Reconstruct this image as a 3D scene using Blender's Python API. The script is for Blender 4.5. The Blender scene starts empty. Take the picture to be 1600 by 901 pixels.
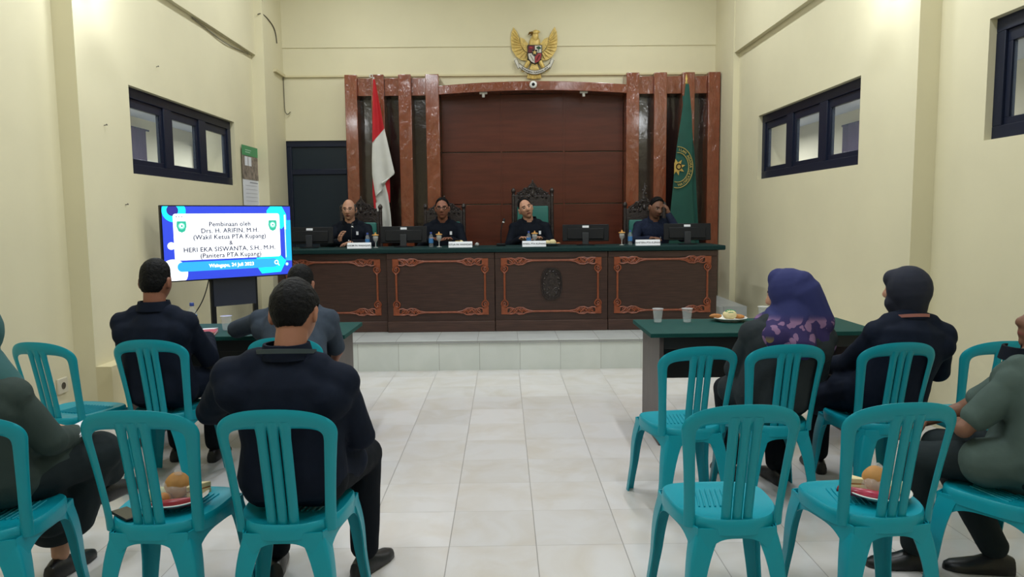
import bpy, bmesh, math, random
from math import sin, cos, pi, radians, sqrt, atan2
from mathutils import Vector, Matrix, Euler, noise
random.seed(7)
SC = bpy.context.scene
COL = SC.collection
# ------------------------------------------------------------------ camera
F_PX, PITCH, YAW, ROLL = 1139.2, .09721, .01073, -.0100
cam_data = bpy.data.cameras.new('camera')
cam_data.sensor_fit = 'HORIZONTAL'; cam_data.sensor_width = 36.0
cam_data.lens = 36.0 * F_PX / 1600.0
cam_data.clip_start = .02; cam_data.clip_end = 80
cam = bpy.data.objects.new('camera', cam_data); COL.objects.link(cam)
_f = Vector((sin(YAW) * cos(PITCH), cos(YAW) * cos(PITCH), -sin(PITCH)))
_r = Vector((cos(YAW), -sin(YAW), 0)); _u = _r.cross(_f)
_r2 = cos(ROLL) * _r + sin(ROLL) * _u; _u2 = -sin(ROLL) * _r + cos(ROLL) * _u
_m = Matrix((_r2, _u2, -_f)).transposed().to_4x4(); _m.translation = (0, 0, 1.5)
cam.matrix_world = _m
SC.camera = cam
# ------------------------------------------------------------------ world, lights, exposure
SC.view_settings.view_transform = 'Standard'; SC.view_settings.look = 'None'
SC.view_settings.gamma = 1.0; SC.view_settings.use_curve_mapping = False
SC.view_settings.exposure = 0.04
SC.cycles.use_denoising = True
SC.cycles.max_bounces = 8; SC.cycles.diffuse_bounces = 4; SC.cycles.transparent_max_bounces = 12
W = bpy.data.worlds.new('world'); SC.world = W; W.use_nodes = True
W.node_tree.nodes['Background'].inputs[0].default_value = (.75, .82, 1, 1)
W.node_tree.nodes['Background'].inputs[1].default_value = .15
CEIL = 4.95
XL, XR = -3.0, 2.87          # window walls
NXL, NXR = -3.15, 3.02       # the walls nearer the camera
STRIP_L, STRIP_R = 5.30, 5.12
BACK = 9.77

def area(name, loc, size, power, color=(1, .97, .9), rot=(0, 0, 0), sy=None):
    d = bpy.data.lights.new(name, 'AREA'); d.energy = power; d.color = color
    d.shape = 'RECTANGLE'; d.size = size; d.size_y = sy or size
    o = bpy.data.objects.new(name, d); COL.objects.link(o); o.location = loc; o.rotation_euler = rot
    return o
# long ceiling tubes (one fixture is built under each further down)
TUBES = [(-1.7, 7.9, 33), (1.6, 7.9, 33), (-1.7, 5.0, 52), (1.6, 5.0, 52), (-1.7, 1.6, 50), (1.6, 1.6, 50), (-1.7, -1.8, 16), (1.6, -1.8, 16)]
for tx, ty, tp in TUBES:
    area('tube_light', (tx, ty, CEIL - .16), .16, tp, (.93, .985, 1.03), sy=1.2)
# (the two bulbs on the window walls light through their own glowing glass)
# lamps inside the two side corridors
area('corridor_light', (-4.0, 8.6, 2.78), .3, 75, (.82, .9, 1), sy=1.2)
area('corridor_light', (-4.0, 12.2, 2.78), .3, 60, (.82, .9, 1), sy=1.2)
area('corridor_light', (3.9, 8.6, 2.78), .3, 65, (.85, .9, 1), sy=1.2)
area('corridor_light', (3.9, 12.2, 2.78), .3, 55, (.85, .9, 1), sy=1.2)
# ------------------------------------------------------------------ materials
def lin(h):
    h = h.lstrip('#'); o = []
    for i in (0, 2, 4):
        c = int(h[i:i + 2], 16) / 255
        o.append(c / 12.92 if c <= .04045 else ((c + .055) / 1.055) ** 2.4)
    return tuple(o) + (1,)
def mat(name, col, rough=.6, metal=0, spec=.5, noise_scale=0, noise_amt=.15, bump=0, bump_scale=40, emit=0, trans=0, alpha=1, coat=0, stretch=None, ior=None):
    m = bpy.data.materials.new(name); m.use_nodes = True
    nt = m.node_tree; b = nt.nodes['Principled BSDF']
    c = lin(col) if isinstance(col, str) else tuple(col) + (1,)
    b.inputs['Base Color'].default_value = c
    b.inputs['Roughness'].default_value = rough; b.inputs['Metallic'].default_value = metal
    b.inputs['Specular IOR Level'].default_value = spec
    b.inputs['Alpha'].default_value = alpha
    if ior: b.inputs['IOR'].default_value = ior
    if coat: b.inputs['Coat Weight'].default_value = coat; b.inputs['Coat Roughness'].default_value = .12
    if trans: b.inputs['Transmission Weight'].default_value = trans
    if emit: b.inputs['Emission Color'].default_value = c; b.inputs['Emission Strength'].default_value = emit
    if noise_scale or bump:
        tc = nt.nodes.new('ShaderNodeTexCoord'); mp = nt.nodes.new('ShaderNodeMapping')
        nt.links.new(tc.outputs['Object'], mp.inputs[0])
        if stretch: mp.inputs['Scale'].default_value = stretch
    if noise_scale:
        n = nt.nodes.new('ShaderNodeTexNoise'); n.inputs['Scale'].default_value = noise_scale; n.inputs['Detail'].default_value = 6
        nt.links.new(mp.outputs[0], n.inputs['Vector'])
        r = nt.nodes.new('ShaderNodeMapRange'); r.inputs[1].default_value = .3; r.inputs[2].default_value = .7
        r.inputs[3].default_value = 1 - noise_amt; r.inputs[4].default_value = 1 + noise_amt
        nt.links.new(n.outputs[0], r.inputs[0])
        x = nt.nodes.new('ShaderNodeVectorMath'); x.operation = 'SCALE'; x.inputs[0].default_value = c[:3]
        nt.links.new(r.outputs[0], x.inputs['Scale']); nt.links.new(x.outputs[0], b.inputs['Base Color'])
    if bump:
        n = nt.nodes.new('ShaderNodeTexNoise'); n.inputs['Scale'].default_value = bump_scale; n.inputs['Detail'].default_value = 4
        nt.links.new(mp.outputs[0], n.inputs['Vector'])
        bp = nt.nodes.new('ShaderNodeBump'); bp.inputs['Strength'].default_value = bump; bp.inputs['Distance'].default_value = .02
        nt.links.new(n.outputs[0], bp.inputs['Height']); nt.links.new(bp.outputs[0], b.inputs['Normal'])
    return m
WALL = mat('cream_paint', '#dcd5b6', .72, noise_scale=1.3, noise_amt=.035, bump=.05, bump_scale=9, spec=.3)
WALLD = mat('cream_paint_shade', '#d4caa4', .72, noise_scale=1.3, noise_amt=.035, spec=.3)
CEILM = mat('white_ceiling', '#e6e4dc', .85)
TEAL = mat('teal_plastic', (.003, .28, .365), .36, spec=.3, bump=.02, bump_scale=260)
NAVYF = mat('navy_frame', '#151c30', .45, spec=.3)
WOODD = mat('dark_stained_wood', '#3a2621', .38, noise_scale=6, noise_amt=.28, stretch=(1, 6, 14), bump=.05, bump_scale=14)
WOODD2 = mat('dark_plinth_wood', '#46302a', .42, noise_scale=6, noise_amt=.28, stretch=(1, 6, 14))
CARV = mat('orange_brown_carving', '#864429', .4, noise_scale=30, noise_amt=.2)
CARVD = mat('near_black_carving', '#2c2424', .28, noise_scale=45, noise_amt=.5, bump=.3, bump_scale=60)
REDW = mat('polished_red_wood', '#7c4029', .16, noise_scale=5, noise_amt=.12, stretch=(2.5, 2.5, 1.6), bump=.55, bump_scale=2.2, coat=.7)
for _n in REDW.node_tree.nodes:
    if _n.type == 'BUMP': _n.inputs['Distance'].default_value = .07
REDP = mat('red_brown_ply', '#56291b', .38, noise_scale=4, noise_amt=.15, stretch=(.6, 4, 5), bump=.06, bump_scale=2, coat=.1, spec=.3)
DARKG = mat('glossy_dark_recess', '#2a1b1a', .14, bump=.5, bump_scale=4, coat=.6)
BENCHG = mat('black_green_cloth', '#082b2c', .6, spec=.2)
GREENT = mat('dark_green_cloth', '#0c423f', .62, spec=.2, noise_scale=20, noise_amt=.08)
BLACK = mat('black_plastic', '#0c0f14', .4, spec=.25)
BLACKG = mat('dark_glass', '#0c141c', .12, coat=.2)
DOORG = mat('blue_black_door_glass', '#1a2630', .4, spec=.3)
WHITE = mat('white_plastic', '#e8e8e6', .45)
PAPER = mat('white_paper', '#e6e9f0', .8)
NAVYT = mat('navy_twill', '#131a29', .82, noise_scale=18, noise_amt=.12, bump=.25, bump_scale=7, spec=.12)
BLUEBL = mat('blue_black_cotton', '#10151f', .8, noise_scale=18, noise_amt=.12, bump=.25, bump_scale=9, spec=.12)
DUSK = mat('dusky_blue_cotton', '#1c2336', .8, noise_scale=60, noise_amt=.3, bump=.2, bump_scale=9, spec=.12)
GREYBL = mat('grey_blue_cotton', '#39424f', .85, noise_scale=18, noise_amt=.1, bump=.25, bump_scale=9, spec=.12)
GREYGR = mat('grey_green_cotton', '#4a5955', .85, noise_scale=14, noise_amt=.1, bump=.25, bump_scale=8, spec=.12)
SLATE = mat('slate_grey_cotton', '#2c3236', .85, noise_scale=14, noise_amt=.1, bump=.25, bump_scale=8, spec=.12)
TROUS = mat('black_trouser_cloth', '#12161d', .85, bump=.25, bump_scale=8, spec=.12)
TROUSG = mat('charcoal_trouser_cloth', '#232b2e', .85, bump=.25, bump_scale=8, spec=.12)
HAIR = mat('black_hair', '#08090c', .6, noise_scale=50, noise_amt=.4, bump=.5, bump_scale=70, spec=.15)
HAIRG = mat('grey_hair', '#3b3837', .6, noise_scale=50, noise_amt=.4, bump=.5, bump_scale=70)
SHOE = mat('black_leather', '#0e0f12', .4, bump=.1, bump_scale=30)
EYE = mat('dark_eye', '#120c0a', .3); EYEW = mat('eye_white', '#b9aaa2', .4)
LIP = mat('brown_lip', '#7a4238', .55)
GOLD = mat('gold_paint', '#d3b76a', .42, metal=.15, noise_scale=25, noise_amt=.2)
GOLDD = mat('dark_gold_paint', '#7a5a1e', .45, metal=.3)
RED = mat('red_cloth', '#b3131f', .75, noise_scale=6, noise_amt=.1)
FLAGW = mat('white_cloth', '#c9c9c4', .8, noise_scale=6, noise_amt=.06)
GREENF = mat('green_flag_cloth', '#0d4a40', .72, noise_scale=6, noise_amt=.12)
TEALH = mat('teal_veil', '#2b5a5c', .85, bump=.2, bump_scale=10)
NAVYH = mat('navy_veil', '#12182a', .85, noise_scale=14, noise_amt=.12, bump=.2, bump_scale=10)
def skin(name, col): return mat(name, col, .55, noise_scale=12, noise_amt=.08, spec=.4)
SKIN1 = skin('warm_brown_skin', '#9a6a54'); SKIN2 = skin('brown_skin', '#8a5b48'); SKIN3 = skin('deep_brown_skin', '#74503e'); SKIN4 = skin('light_brown_skin', '#b88a72')
def glass(name, col=(1, 1, 1), alpha=.22, rough=.05):
    m = bpy.data.materials.new(name); m.use_nodes = True; nt = m.node_tree
    nt.nodes.remove(nt.nodes['Principled BSDF'])
    t = nt.nodes.new('ShaderNodeBsdfTransparent'); g = nt.nodes.new('ShaderNodeBsdfPrincipled')
    g.inputs['Base Color'].default_value = tuple(col) + (1,); g.inputs['Roughness'].default_value = rough
    x = nt.nodes.new('ShaderNodeMixShader'); x.inputs[0].default_value = alpha
    nt.links.new(t.outputs[0], x.inputs[1]); nt.links.new(g.outputs[0], x.inputs[2])
    nt.links.new(x.outputs[0], nt.nodes['Material Output'].inputs[0]); return m
PANE = glass('window_glass', (.5, .6, .75), .07)
CLEAR = glass('clear_plastic', (.85, .9, .95), .13)
WRAP = glass('cling_wrap', (.95, .95, .95), .2, .12)
GOBL = glass('cut_glass', (.9, .9, .9), .38)

def floor_mat(name, base, offx, offy, stage=False):
    m = bpy.data.materials.new(name); m.use_nodes = True; nt = m.node_tree; b = nt.nodes['Principled BSDF']
    N = nt.nodes.new; L = nt.links.new
    tc = N('ShaderNodeTexCoord'); sep = N('ShaderNodeSeparateXYZ'); L(tc.outputs['Object'], sep.inputs[0])
    def math_(op, a, bb=None):
        n = N('ShaderNodeMath'); n.operation = op
        for i, v in enumerate((a, bb)):
            if v is None: continue
            if isinstance(v, (int, float)): n.inputs[i].default_value = v
            else: L(v, n.inputs[i])
        return n.outputs[0]
    gx = math_('DIVIDE', math_('SUBTRACT', sep.outputs[0], offx), .4); gy = math_('DIVIDE', math_('SUBTRACT', sep.outputs[2 if stage == 'riser' else 1], offy), .4)
    def line(g):
        fr = math_('FRACT', g); d = math_('MINIMUM', fr, math_('SUBTRACT', 1.0, fr)); return math_('LESS_THAN', d, .0055)
    lx = line(gx); ly = line(gy) if stage != 'riser' else 0.0
    # the cross joints are filled and paler than the joints that run to the stage
    gro = math_('MAXIMUM', math_('MULTIPLY', lx, .62), math_('MULTIPLY', ly, .42 if not stage else .5)) if stage != 'riser' else math_('MULTIPLY', lx, .5)
    cmb = N('ShaderNodeCombineXYZ'); L(math_('FLOOR', gx), cmb.inputs[0]); L(math_('FLOOR', gy), cmb.inputs[1])
    wn = N('ShaderNodeTexWhiteNoise'); L(cmb.outputs[0], wn.inputs['Vector'])
    no = N('ShaderNodeTexNoise'); no.inputs['Scale'].default_value = 3.2; no.inputs['Detail'].default_value = 5; no.inputs['Distortion'].default_value = .8
    add = N('ShaderNodeVectorMath'); add.operation = 'ADD'; L(tc.outputs['Object'], add.inputs[0]); L(wn.outputs['Color'], add.inputs[1]); L(add.outputs[0], no.inputs['Vector'])
    cr = N('ShaderNodeValToRGB'); e = cr.color_ramp.elements
    e[0].position = .3; e[0].color = lin(base[0]); e[1].position = .62; e[1].color = lin(base[1]); L(no.outputs[0], cr.inputs[0])
    mr = N('ShaderNodeMapRange'); mr.inputs[3].default_value = .93; mr.inputs[4].default_value = 1.03; L(wn.outputs['Value'], mr.inputs[0])
    sc = N('ShaderNodeVectorMath'); sc.operation = 'SCALE'; L(cr.outputs[0], sc.inputs[0]); L(mr.outputs[0], sc.inputs['Scale'])
    mx = N('ShaderNodeMix'); mx.data_type = 'RGBA'; L(gro, mx.inputs[0]); L(sc.outputs[0], mx.inputs[6]); mx.inputs[7].default_value = lin('#5a5550')
    L(mx.outputs[2], b.inputs['Base Color'])
    rg = N('ShaderNodeMapRange'); rg.inputs[3].default_value = .16 if not stage else .3; rg.inputs[4].default_value = .7; L(gro, rg.inputs[0]); L(rg.outputs[0], b.inputs['Roughness'])
    b.inputs['Specular IOR Level'].default_value = .4
    return m
FLOOR = floor_mat('ivory_floor_tile', ('#ccc6c0', '#d4d2d3'), .1345, 7.0961 - 2.678)
RISER = floor_mat('white_riser_tile', ('#cdd3ce', '#d5dad6'), .15, 0, 'riser')
STAGET = floor_mat('pale_grey_stage_tile', ('#b4b8b8', '#bfc3c3'), .13, 7.09, True)
# ------------------------------------------------------------------ mesh helpers
class MB:
    def __init__(s): s.v = []; s.f = []; s.mi = []; s.cur = 0
    def add(s, vs, fs):
        n = len(s.v); s.v += [tuple(p) for p in vs]; s.f += [tuple(i + n for i in f) for f in fs]; s.mi += [s.cur] * len(fs); return s
    def box(s, x0, x1, y0, y1, z0, z1, T=None):
        vs = [Vector((x, y, z)) for z in (z0, z1) for y in (y0, y1) for x in (x0, x1)]
        if T: vs = [T @ p for p in vs]
        return s.add(vs, [(0, 2, 3, 1), (4, 5, 7, 6), (0, 1, 5, 4), (2, 6, 7, 3), (0, 4, 6, 2), (1, 3, 7, 5)])
    def loft(s, rings, closed=True, caps=True):
        k = len(rings[0]); vs = [p for r in rings for p in r]; fs = []
        for i in range(len(rings) - 1):
            for j in range(k if closed else k - 1):
                a = i * k + j; b = i * k + (j + 1) % k
                fs.append((a, b, b + k, a + k))
        if caps:
            fs.append(tuple(range(k - 1, -1, -1))); fs.append(tuple((len(rings) - 1) * k + j for j in range(k)))
        return s.add(vs, fs)
    def tube(s, pts, r, n=8, flat=1.0):
        pts = [Vector(p) for p in pts]; rr = r if isinstance(r, (list, tuple)) else [r] * len(pts)
        rings = []; up = None
        for i, p in enumerate(pts):
            d = (pts[min(i + 1, len(pts) - 1)] - pts[max(i - 1, 0)]).normalized()
            if up is None:
                up = Vector((0, 0, 1)) if abs(d.z) < .9 else Vector((0, 1, 0))
            a = d.cross(up)
            if a.length < 1e-4: a = d.orthogonal()
            a.normalize(); up = a.cross(d).normalized()
            rings.append([p + rr[i] * (cos(2 * pi * j / n) * a + flat * sin(2 * pi * j / n) * up) for j in range(n)])
        return s.loft(rings)
    def cap(s, p0, r0, p1, r1, n=14):
        """a closed tapered capsule"""
        p0 = Vector(p0); p1 = Vector(p1); d = p1 - p0
        d = d.normalized() if d.length > 1e-6 else Vector((0, 0, 1))
        a = d.orthogonal().normalized(); b = d.cross(a); rings = []
        for c, r, q in ((p0, r0, (-90, -65, -40, -18)), (p1, r1, (18, 40, 65, 90))):
            for t in q:
                t = radians(t); rr = max(r * cos(t), 1e-4)
                rings.append([c + d * r * sin(t) + rr * (cos(2 * pi * j / n) * a + sin(2 * pi * j / n) * b) for j in range(n)])
        return s.loft(rings)
    def ell(s, c, rad, R=None, n=16, m=None):
        m = m or n // 2 + 2; c = Vector(c); rings = []
        for i in range(m + 1):
            t = pi * i / m; rr = max(sin(t), 1e-3)
            ring = [Vector((rad[0] * rr * cos(2 * pi * j / n), rad[1] * rr * sin(2 * pi * j / n), -rad[2] * cos(t))) for j in range(n)]
            rings.append([c + (R @ p if R else p) for p in ring])
        return s.loft(rings)
    def lathe(s, prof, c=(0, 0, 0), n=24, R=None):
        c = Vector(c)
        rings = [[c + (R @ Vector((r * cos(2 * pi * j / n), r * sin(2 * pi * j / n), z)) if R else Vector((r * cos(2 * pi * j / n), r * sin(2 * pi * j / n), z))) for j in range(n)] for r, z in [(max(r, 1e-4), z) for r, z in prof]]
        return s.loft(rings)
    def prism(s, poly, fn, d0, d1):
        """poly 2-D outline; fn(u, v, d) -> point"""
        n = len(poly); vs = [fn(u, v, d0) for u, v in poly] + [fn(u, v, d1) for u, v in poly]
        fs = [tuple(range(n)), tuple(range(2 * n - 1, n - 1, -1))] + [(i, i + n, (i + 1) % n + n, (i + 1) % n) for i in range(n)]
        return s.add(vs, fs)
    def xz(s, poly, y0, y1):
        return s.prism(poly, lambda u, v, d: (u, d, v), y0, y1)
    def build(s, name, mats, parent=None, bevel=0, angle=40, loc=None, seg=2):
        me = bpy.data.meshes.new(name); me.from_pydata(s.v, [], s.f)
        for m in (mats if isinstance(mats, (list, tuple)) else [mats]): me.materials.append(m)
        me.polygons.foreach_set('material_index', s.mi)
        bm = bmesh.new(); bm.from_mesh(me)
        bmesh.ops.recalc_face_normals(bm, faces=bm.faces)
        if bevel:
            angle = min(angle, 22)
            es = [e for e in bm.edges if len(e.link_faces) == 2 and e.calc_face_angle(0) > radians(50)]
            bmesh.ops.bevel(bm, geom=es, offset=bevel, segments=seg, affect='EDGES', profile=.5, clamp_overlap=True)
        bm.to_mesh(me); bm.free()
        me.shade_smooth(); me.set_sharp_from_angle(angle=radians(angle))
        o = bpy.data.objects.new(name, me); COL.objects.link(o)
        if parent: o.parent = parent
        if loc: o.location = loc
        return o
def thing(name, label, cat, loc=(0, 0, 0), rz=0, group=None):
    o = bpy.data.objects.new(name, None); COL.objects.link(o); o.empty_display_size = .05
    o.location = loc; o.rotation_euler = (0, 0, rz); return tag(o, label, cat, group)
def tag(o, label, cat, group=None):
    o['label'] = label; o['category'] = cat
    if group: o['group'] = group
    return o
def struct(o): o['kind'] = 'structure'; return o
def dup(root, loc, rz, label, group=None):
    r = root.copy(); COL.objects.link(r); r.location = loc; r.rotation_euler = (0, 0, rz); r['label'] = label
    if group: r['group'] = group
    for ch in list(root.children):
        c = ch.copy(); COL.objects.link(c); c.parent = r
        for g in list(ch.children):
            d = g.copy(); COL.objects.link(d); d.parent = c
    return r
def text_mesh(txt, size, fn, spacing=1.0, align='CENTER', ext=0.0, bold=0.0):
    """returns (verts, faces) of a line of text mapped through fn(u, v)"""
    cu = bpy.data.curves.new('writing', 'FONT'); cu.body = txt; cu.size = size; cu.align_x = align; cu.space_character = spacing; cu.offset = bold; cu.resolution_u = 3
    o = bpy.data.objects.new('writing', cu); COL.objects.link(o)
    me = bpy.data.meshes.new_from_object(o.evaluated_get(bpy.context.evaluated_depsgraph_get()))
    vs = [fn(p.co.x, p.co.y) for p in me.vertices]; fs = [tuple(p.vertices) for p in me.polygons]
    bpy.data.objects.remove(o); bpy.data.curves.remove(cu); bpy.data.meshes.remove(me)
    return vs, fs
def remesh(mb, voxel, smooth=3, fac=.5):
    me = bpy.data.meshes.new('shape'); me.from_pydata(mb.v, [], mb.f)
    bm = bmesh.new(); bm.from_mesh(me); bmesh.ops.recalc_face_normals(bm, faces=bm.faces); bm.to_mesh(me); bm.free()
    o = bpy.data.objects.new('shape', me); COL.objects.link(o)
    r = o.modifiers.new('r', 'REMESH'); r.mode = 'VOXEL'; r.voxel_size = voxel
    if smooth:
        q = o.modifiers.new('s', 'SMOOTH'); q.iterations = smooth; q.factor = fac
    out = bpy.data.meshes.new_from_object(o.evaluated_get(bpy.context.evaluated_depsgraph_get()))
    bpy.data.objects.remove(o); bpy.data.meshes.remove(me)
    return out
def wrinkle(me, amp, freq=9, stretch=(1, 1, .5), seed=0):
    ns = [v.normal.copy() for v in me.vertices]
    for v, n in zip(me.vertices, ns):
        p = Vector((v.co.x * stretch[0], v.co.y * stretch[1], v.co.z * stretch[2])) * freq + Vector((seed, seed * 1.7, 0))
        v.co += n * amp * (noise.noise(p) + .5 * noise.noise(p * 2.3))
def link_mesh(name, me, mats, parent, angle=180):
    me.materials.clear()
    for m in (mats if isinstance(mats, (list, tuple)) else [mats]): me.materials.append(m)
    me.name = name; me.shade_smooth()
    o = bpy.data.objects.new(name, me); COL.objects.link(o); o.parent = parent; return o
# ================================================================== the room
def slab(name, m, *boxes, bevel=0):
    b = MB()
    for q in boxes: b.box(*q)
    return struct(b.build(name, m, bevel=bevel))
slab('floor', FLOOR, (-3.4, 3.3, -4.2, 9.9, -.12, 0))
slab('ceiling', CEILM, (-3.4, 3.3, -4.2, 9.9, CEIL, CEIL + .12))
WZ0, WZ1 = 1.885, 2.59
LY0, LY1, RY0, RY1 = 6.02, 8.33, 5.93, 8.28
slab('wall_left', WALL,
     (-3.33, NXL, -4.2, STRIP_L, 0, CEIL),
     (-3.33, XL, STRIP_L, LY0, 0, CEIL), (-3.33, XL, LY1, 9.9, 0, CEIL),
     (-3.33, XL, LY0, LY1, 0, WZ0), (-3.33, XL, LY0, LY1, WZ1, CEIL))
N0, N1 = 2.2, 4.61
slab('wall_right', WALL,
     (NXR, 3.2, -4.2, N0, 0, CEIL), (NXR, 3.2, N1, STRIP_R, 0, CEIL), (NXR, 3.2, N0, N1, 0, 1.95), (NXR, 3.2, N0, N1, 2.69, CEIL),
     (XR, 3.2, STRIP_R, RY0, 0, CEIL), (XR, 3.2, RY1, 9.9, 0, CEIL),
     (XR, 3.2, RY0, RY1, 0, WZ0 + .012), (XR, 3.2, RY0, RY1, WZ1 + .012, CEIL))
slab('wall_back', WALL, (-2.0, 3.2, BACK, 9.9, 0, CEIL), (-3.33, -2.0, BACK, 9.9, 2.53, CEIL), (-3.33, -2.86, BACK, 9.9, 0, 2.53),
     (-2.85, 2.8, BACK - .012, BACK, 3.715, CEIL))
slab('wall_rear', WALL, (-3.4, 3.3, -4.32, -4.2, 0, CEIL))
# corner pillars, beams, ledges
slab('trim_1', WALL, (XL, -2.85, 9.0, BACK, 0, CEIL))
slab('trim_2', WALL, (2.80, XR, 9.0, BACK, 0, CEIL))
slab('trim_3', WALL, (XL, -2.95, STRIP_L + .02, 9.0, 3.465, CEIL))
slab('trim_4', WALL, (2.81, XR, STRIP_R + .02, 9.0, 3.45, CEIL))
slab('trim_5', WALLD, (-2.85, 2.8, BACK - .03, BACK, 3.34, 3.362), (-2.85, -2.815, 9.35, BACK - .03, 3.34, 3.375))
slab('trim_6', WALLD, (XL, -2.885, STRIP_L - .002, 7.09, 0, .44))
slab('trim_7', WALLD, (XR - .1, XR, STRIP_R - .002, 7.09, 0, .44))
# stage with tiled riser, and the platform the judges sit on
b = MB(); b.box(XL, XR, 7.11, BACK, 0, .285); struct(b.build('stage_riser', RISER))
b = MB(); b.box(XL, XR, 7.092, BACK, .272, .3); struct(b.build('stage_floor', STAGET, bevel=.006))
b = MB(); b.box(-2.85, 2.8, 8.33, BACK, .3, .45); struct(b.build('stage_platform', STAGET))
# side corridors seen through the windows
for s, xa, xb, nm in ((-1, -5.15, -3.33, 'left'), (1, 3.2, 4.95, 'right')):
    slab('floor_corridor_' + nm, STAGET, (xa, xb, 1.5, 14.2, -.1, 0))
    slab('ceiling_corridor_' + nm, mat('corridor_ceiling', '#c9cdd6', .8), (xa, xb, 1.5, 14.2, 2.95, 3.05))
    out = xa - .1 if s < 0 else xb
    slab('wall_corridor_' + nm, WALL, (out, out + .1, 1.5, 14.2, 0, 2.95), (xa, xb, 14.2, 14.3, 0, 2.95), (xa, xb, 1.4, 1.5, 0, 2.95))
# windows
def window(name, xin, s, y0, y1, z0, z1):
    """fixed three-light window set back in the wall; s = direction out of the room"""
    o = bpy.data.objects.new(name, None); COL.objects.link(o); struct(o)
    o.location = (xin + s * .045, (y0 + y1) / 2, z0)
    hw, h = (y1 - y0) / 2, z1 - z0
    fr = MB(); t = .085
    xs = (0, .075) if s > 0 else (-.075, 0)
    fr.box(*xs, -hw, hw, 0, t); fr.box(*xs, -hw, hw, h - t, h); fr.box(*xs, -hw, -hw + t, t, h - t); fr.box(*xs, hw - t, hw, t, h - t)
    w3 = 2 * hw / 3
    for k in (-1, 1): fr.box(*xs, k * w3 / 2 - .08, k * w3 / 2 + .08, t, h - t)
    f = fr.build('window_frame', NAVYF, o, bevel=.004)
    for k in (-1, 0, 1):
        sb = MB(); c = k * w3; a0 = c - w3 / 2 + (t if k < 0 else .08); a1 = c + w3 / 2 - (t if k > 0 else .08); q = .045
        xx = (.016, .05) if s > 0 else (-.05, -.016)
        sb.box(*xx, a0, a1, t, t + q); sb.box(*xx, a0, a1, h - t - q * 1.6, h - t); sb.box(*xx, a0, a0 + q, t + q, h - t - q * 1.6); sb.box(*xx, a1 - q, a1, t + q, h - t - q * 1.6)
        sa = sb.build('sash', NAVYF, o, bevel=.003)
        g = MB(); g.box(.03 * s - .003, .03 * s + .003, a0 + q, a1 - q, t + q, h - t - q * 1.6); g.build('pane', PANE, sa)
    return o
window('window_1', XL, -1, LY0, LY1, WZ0, WZ1)
window('window_2', XR, 1, RY0, RY1, WZ0 + .012, WZ1 + .012)
window('window_3', NXR, 1, N0, N1, 1.95, 2.69)
# dark glazed door at the back left
d = bpy.data.objects.new('door_1', None); COL.objects.link(d); struct(d); d.location = (-2.43, BACK + .02, .45)
b = MB(); b.box(-.43, .43, 0, .06, 2.0, 2.08); b.box(-.43, -.36, 0, .06, 0, 2.0); b.box(.36, .43, 0, .06, 0, 2.0); b.box(-.36, .36, 0, .06, 1.64, 1.71); b.box(-.36, .36, 0, .06, 0, .12); b.build('door_frame', NAVYF, d, bevel=.006)
b = MB(); b.box(-.36, .36, .025, .035, .12, 1.64); b.box(-.36, .36, .025, .035, 1.71, 2.0); b.build('door_glass', DOORG, d)
b = MB(); b.box(.30, .33, -.05, 0, .75, 1.0); b.build('door_handle', BLACK, d, bevel=.006)
# curtains in the corridors
CURT = mat('plum_curtain', '#4a3a52', .8)
def curtain(x, y0, y1, z1, z0, label):
    t = thing('curtain', label, 'curtain', (x, (y0 + y1) / 2, z0)); n = 40; r = []
    for k in range(n + 1):
        y = y0 - (y0 + y1) / 2 + (y1 - y0) * k / n; dx = .035 * sin(k * 1.25) + .01 * sin(k * .6)
        r.append([(dx - .004, y, 0), (dx + .004, y, 0), (dx + .004, y, z1 - z0), (dx - .004, y, z1 - z0)])
    b = MB(); b.loft(r); b.build('drape', CURT, t)
    b = MB(); b.tube([(0, y0 - (y0 + y1) / 2 - .1, z1 - z0), (0, (y1 - y0) / 2 + .1, z1 - z0)], .014); b.build('rail', NAVYF, t)
curtain(-5.06, 9.95, 10.55, 2.78, .3, 'plum curtain seen through the first pane of the left window')
curtain(-5.06, 12.3, 12.95, 2.74, .3, 'plum curtain far down the corridor behind the left window')
curtain(4.86, 9.55, 10.45, 2.75, .3, 'plum curtain seen through the nearest pane of the right window')
# small wall cameras beyond the windows
def wallcam(x, y, z, s, label):
    t = thing('security_camera', label, 'camera', (x, y, z))
    b = MB(); b.tube([(0, 0, .13), (0, 0, .04)], .012); b.tube([(0, 0, .13), (0, 0, .135)], .035); b.build('bracket', BLACK, t)
    b = MB(); b.box(-.035, .035, -.09, .07, -.04, .04); b.build('housing', BLACK, t, bevel=.012)
    b = MB(); b.tube([(0, -.088, 0), (0, -.1, 0)], .026, 14); b.build('lens', BLACKG, t)
wallcam(-3.75, 9.2, 2.81, -1, 'black security camera hanging in the corridor behind the left window')
wallcam(3.6, 9.2, 2.81, 1, 'black security camera hanging in the corridor behind the right window')
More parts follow.
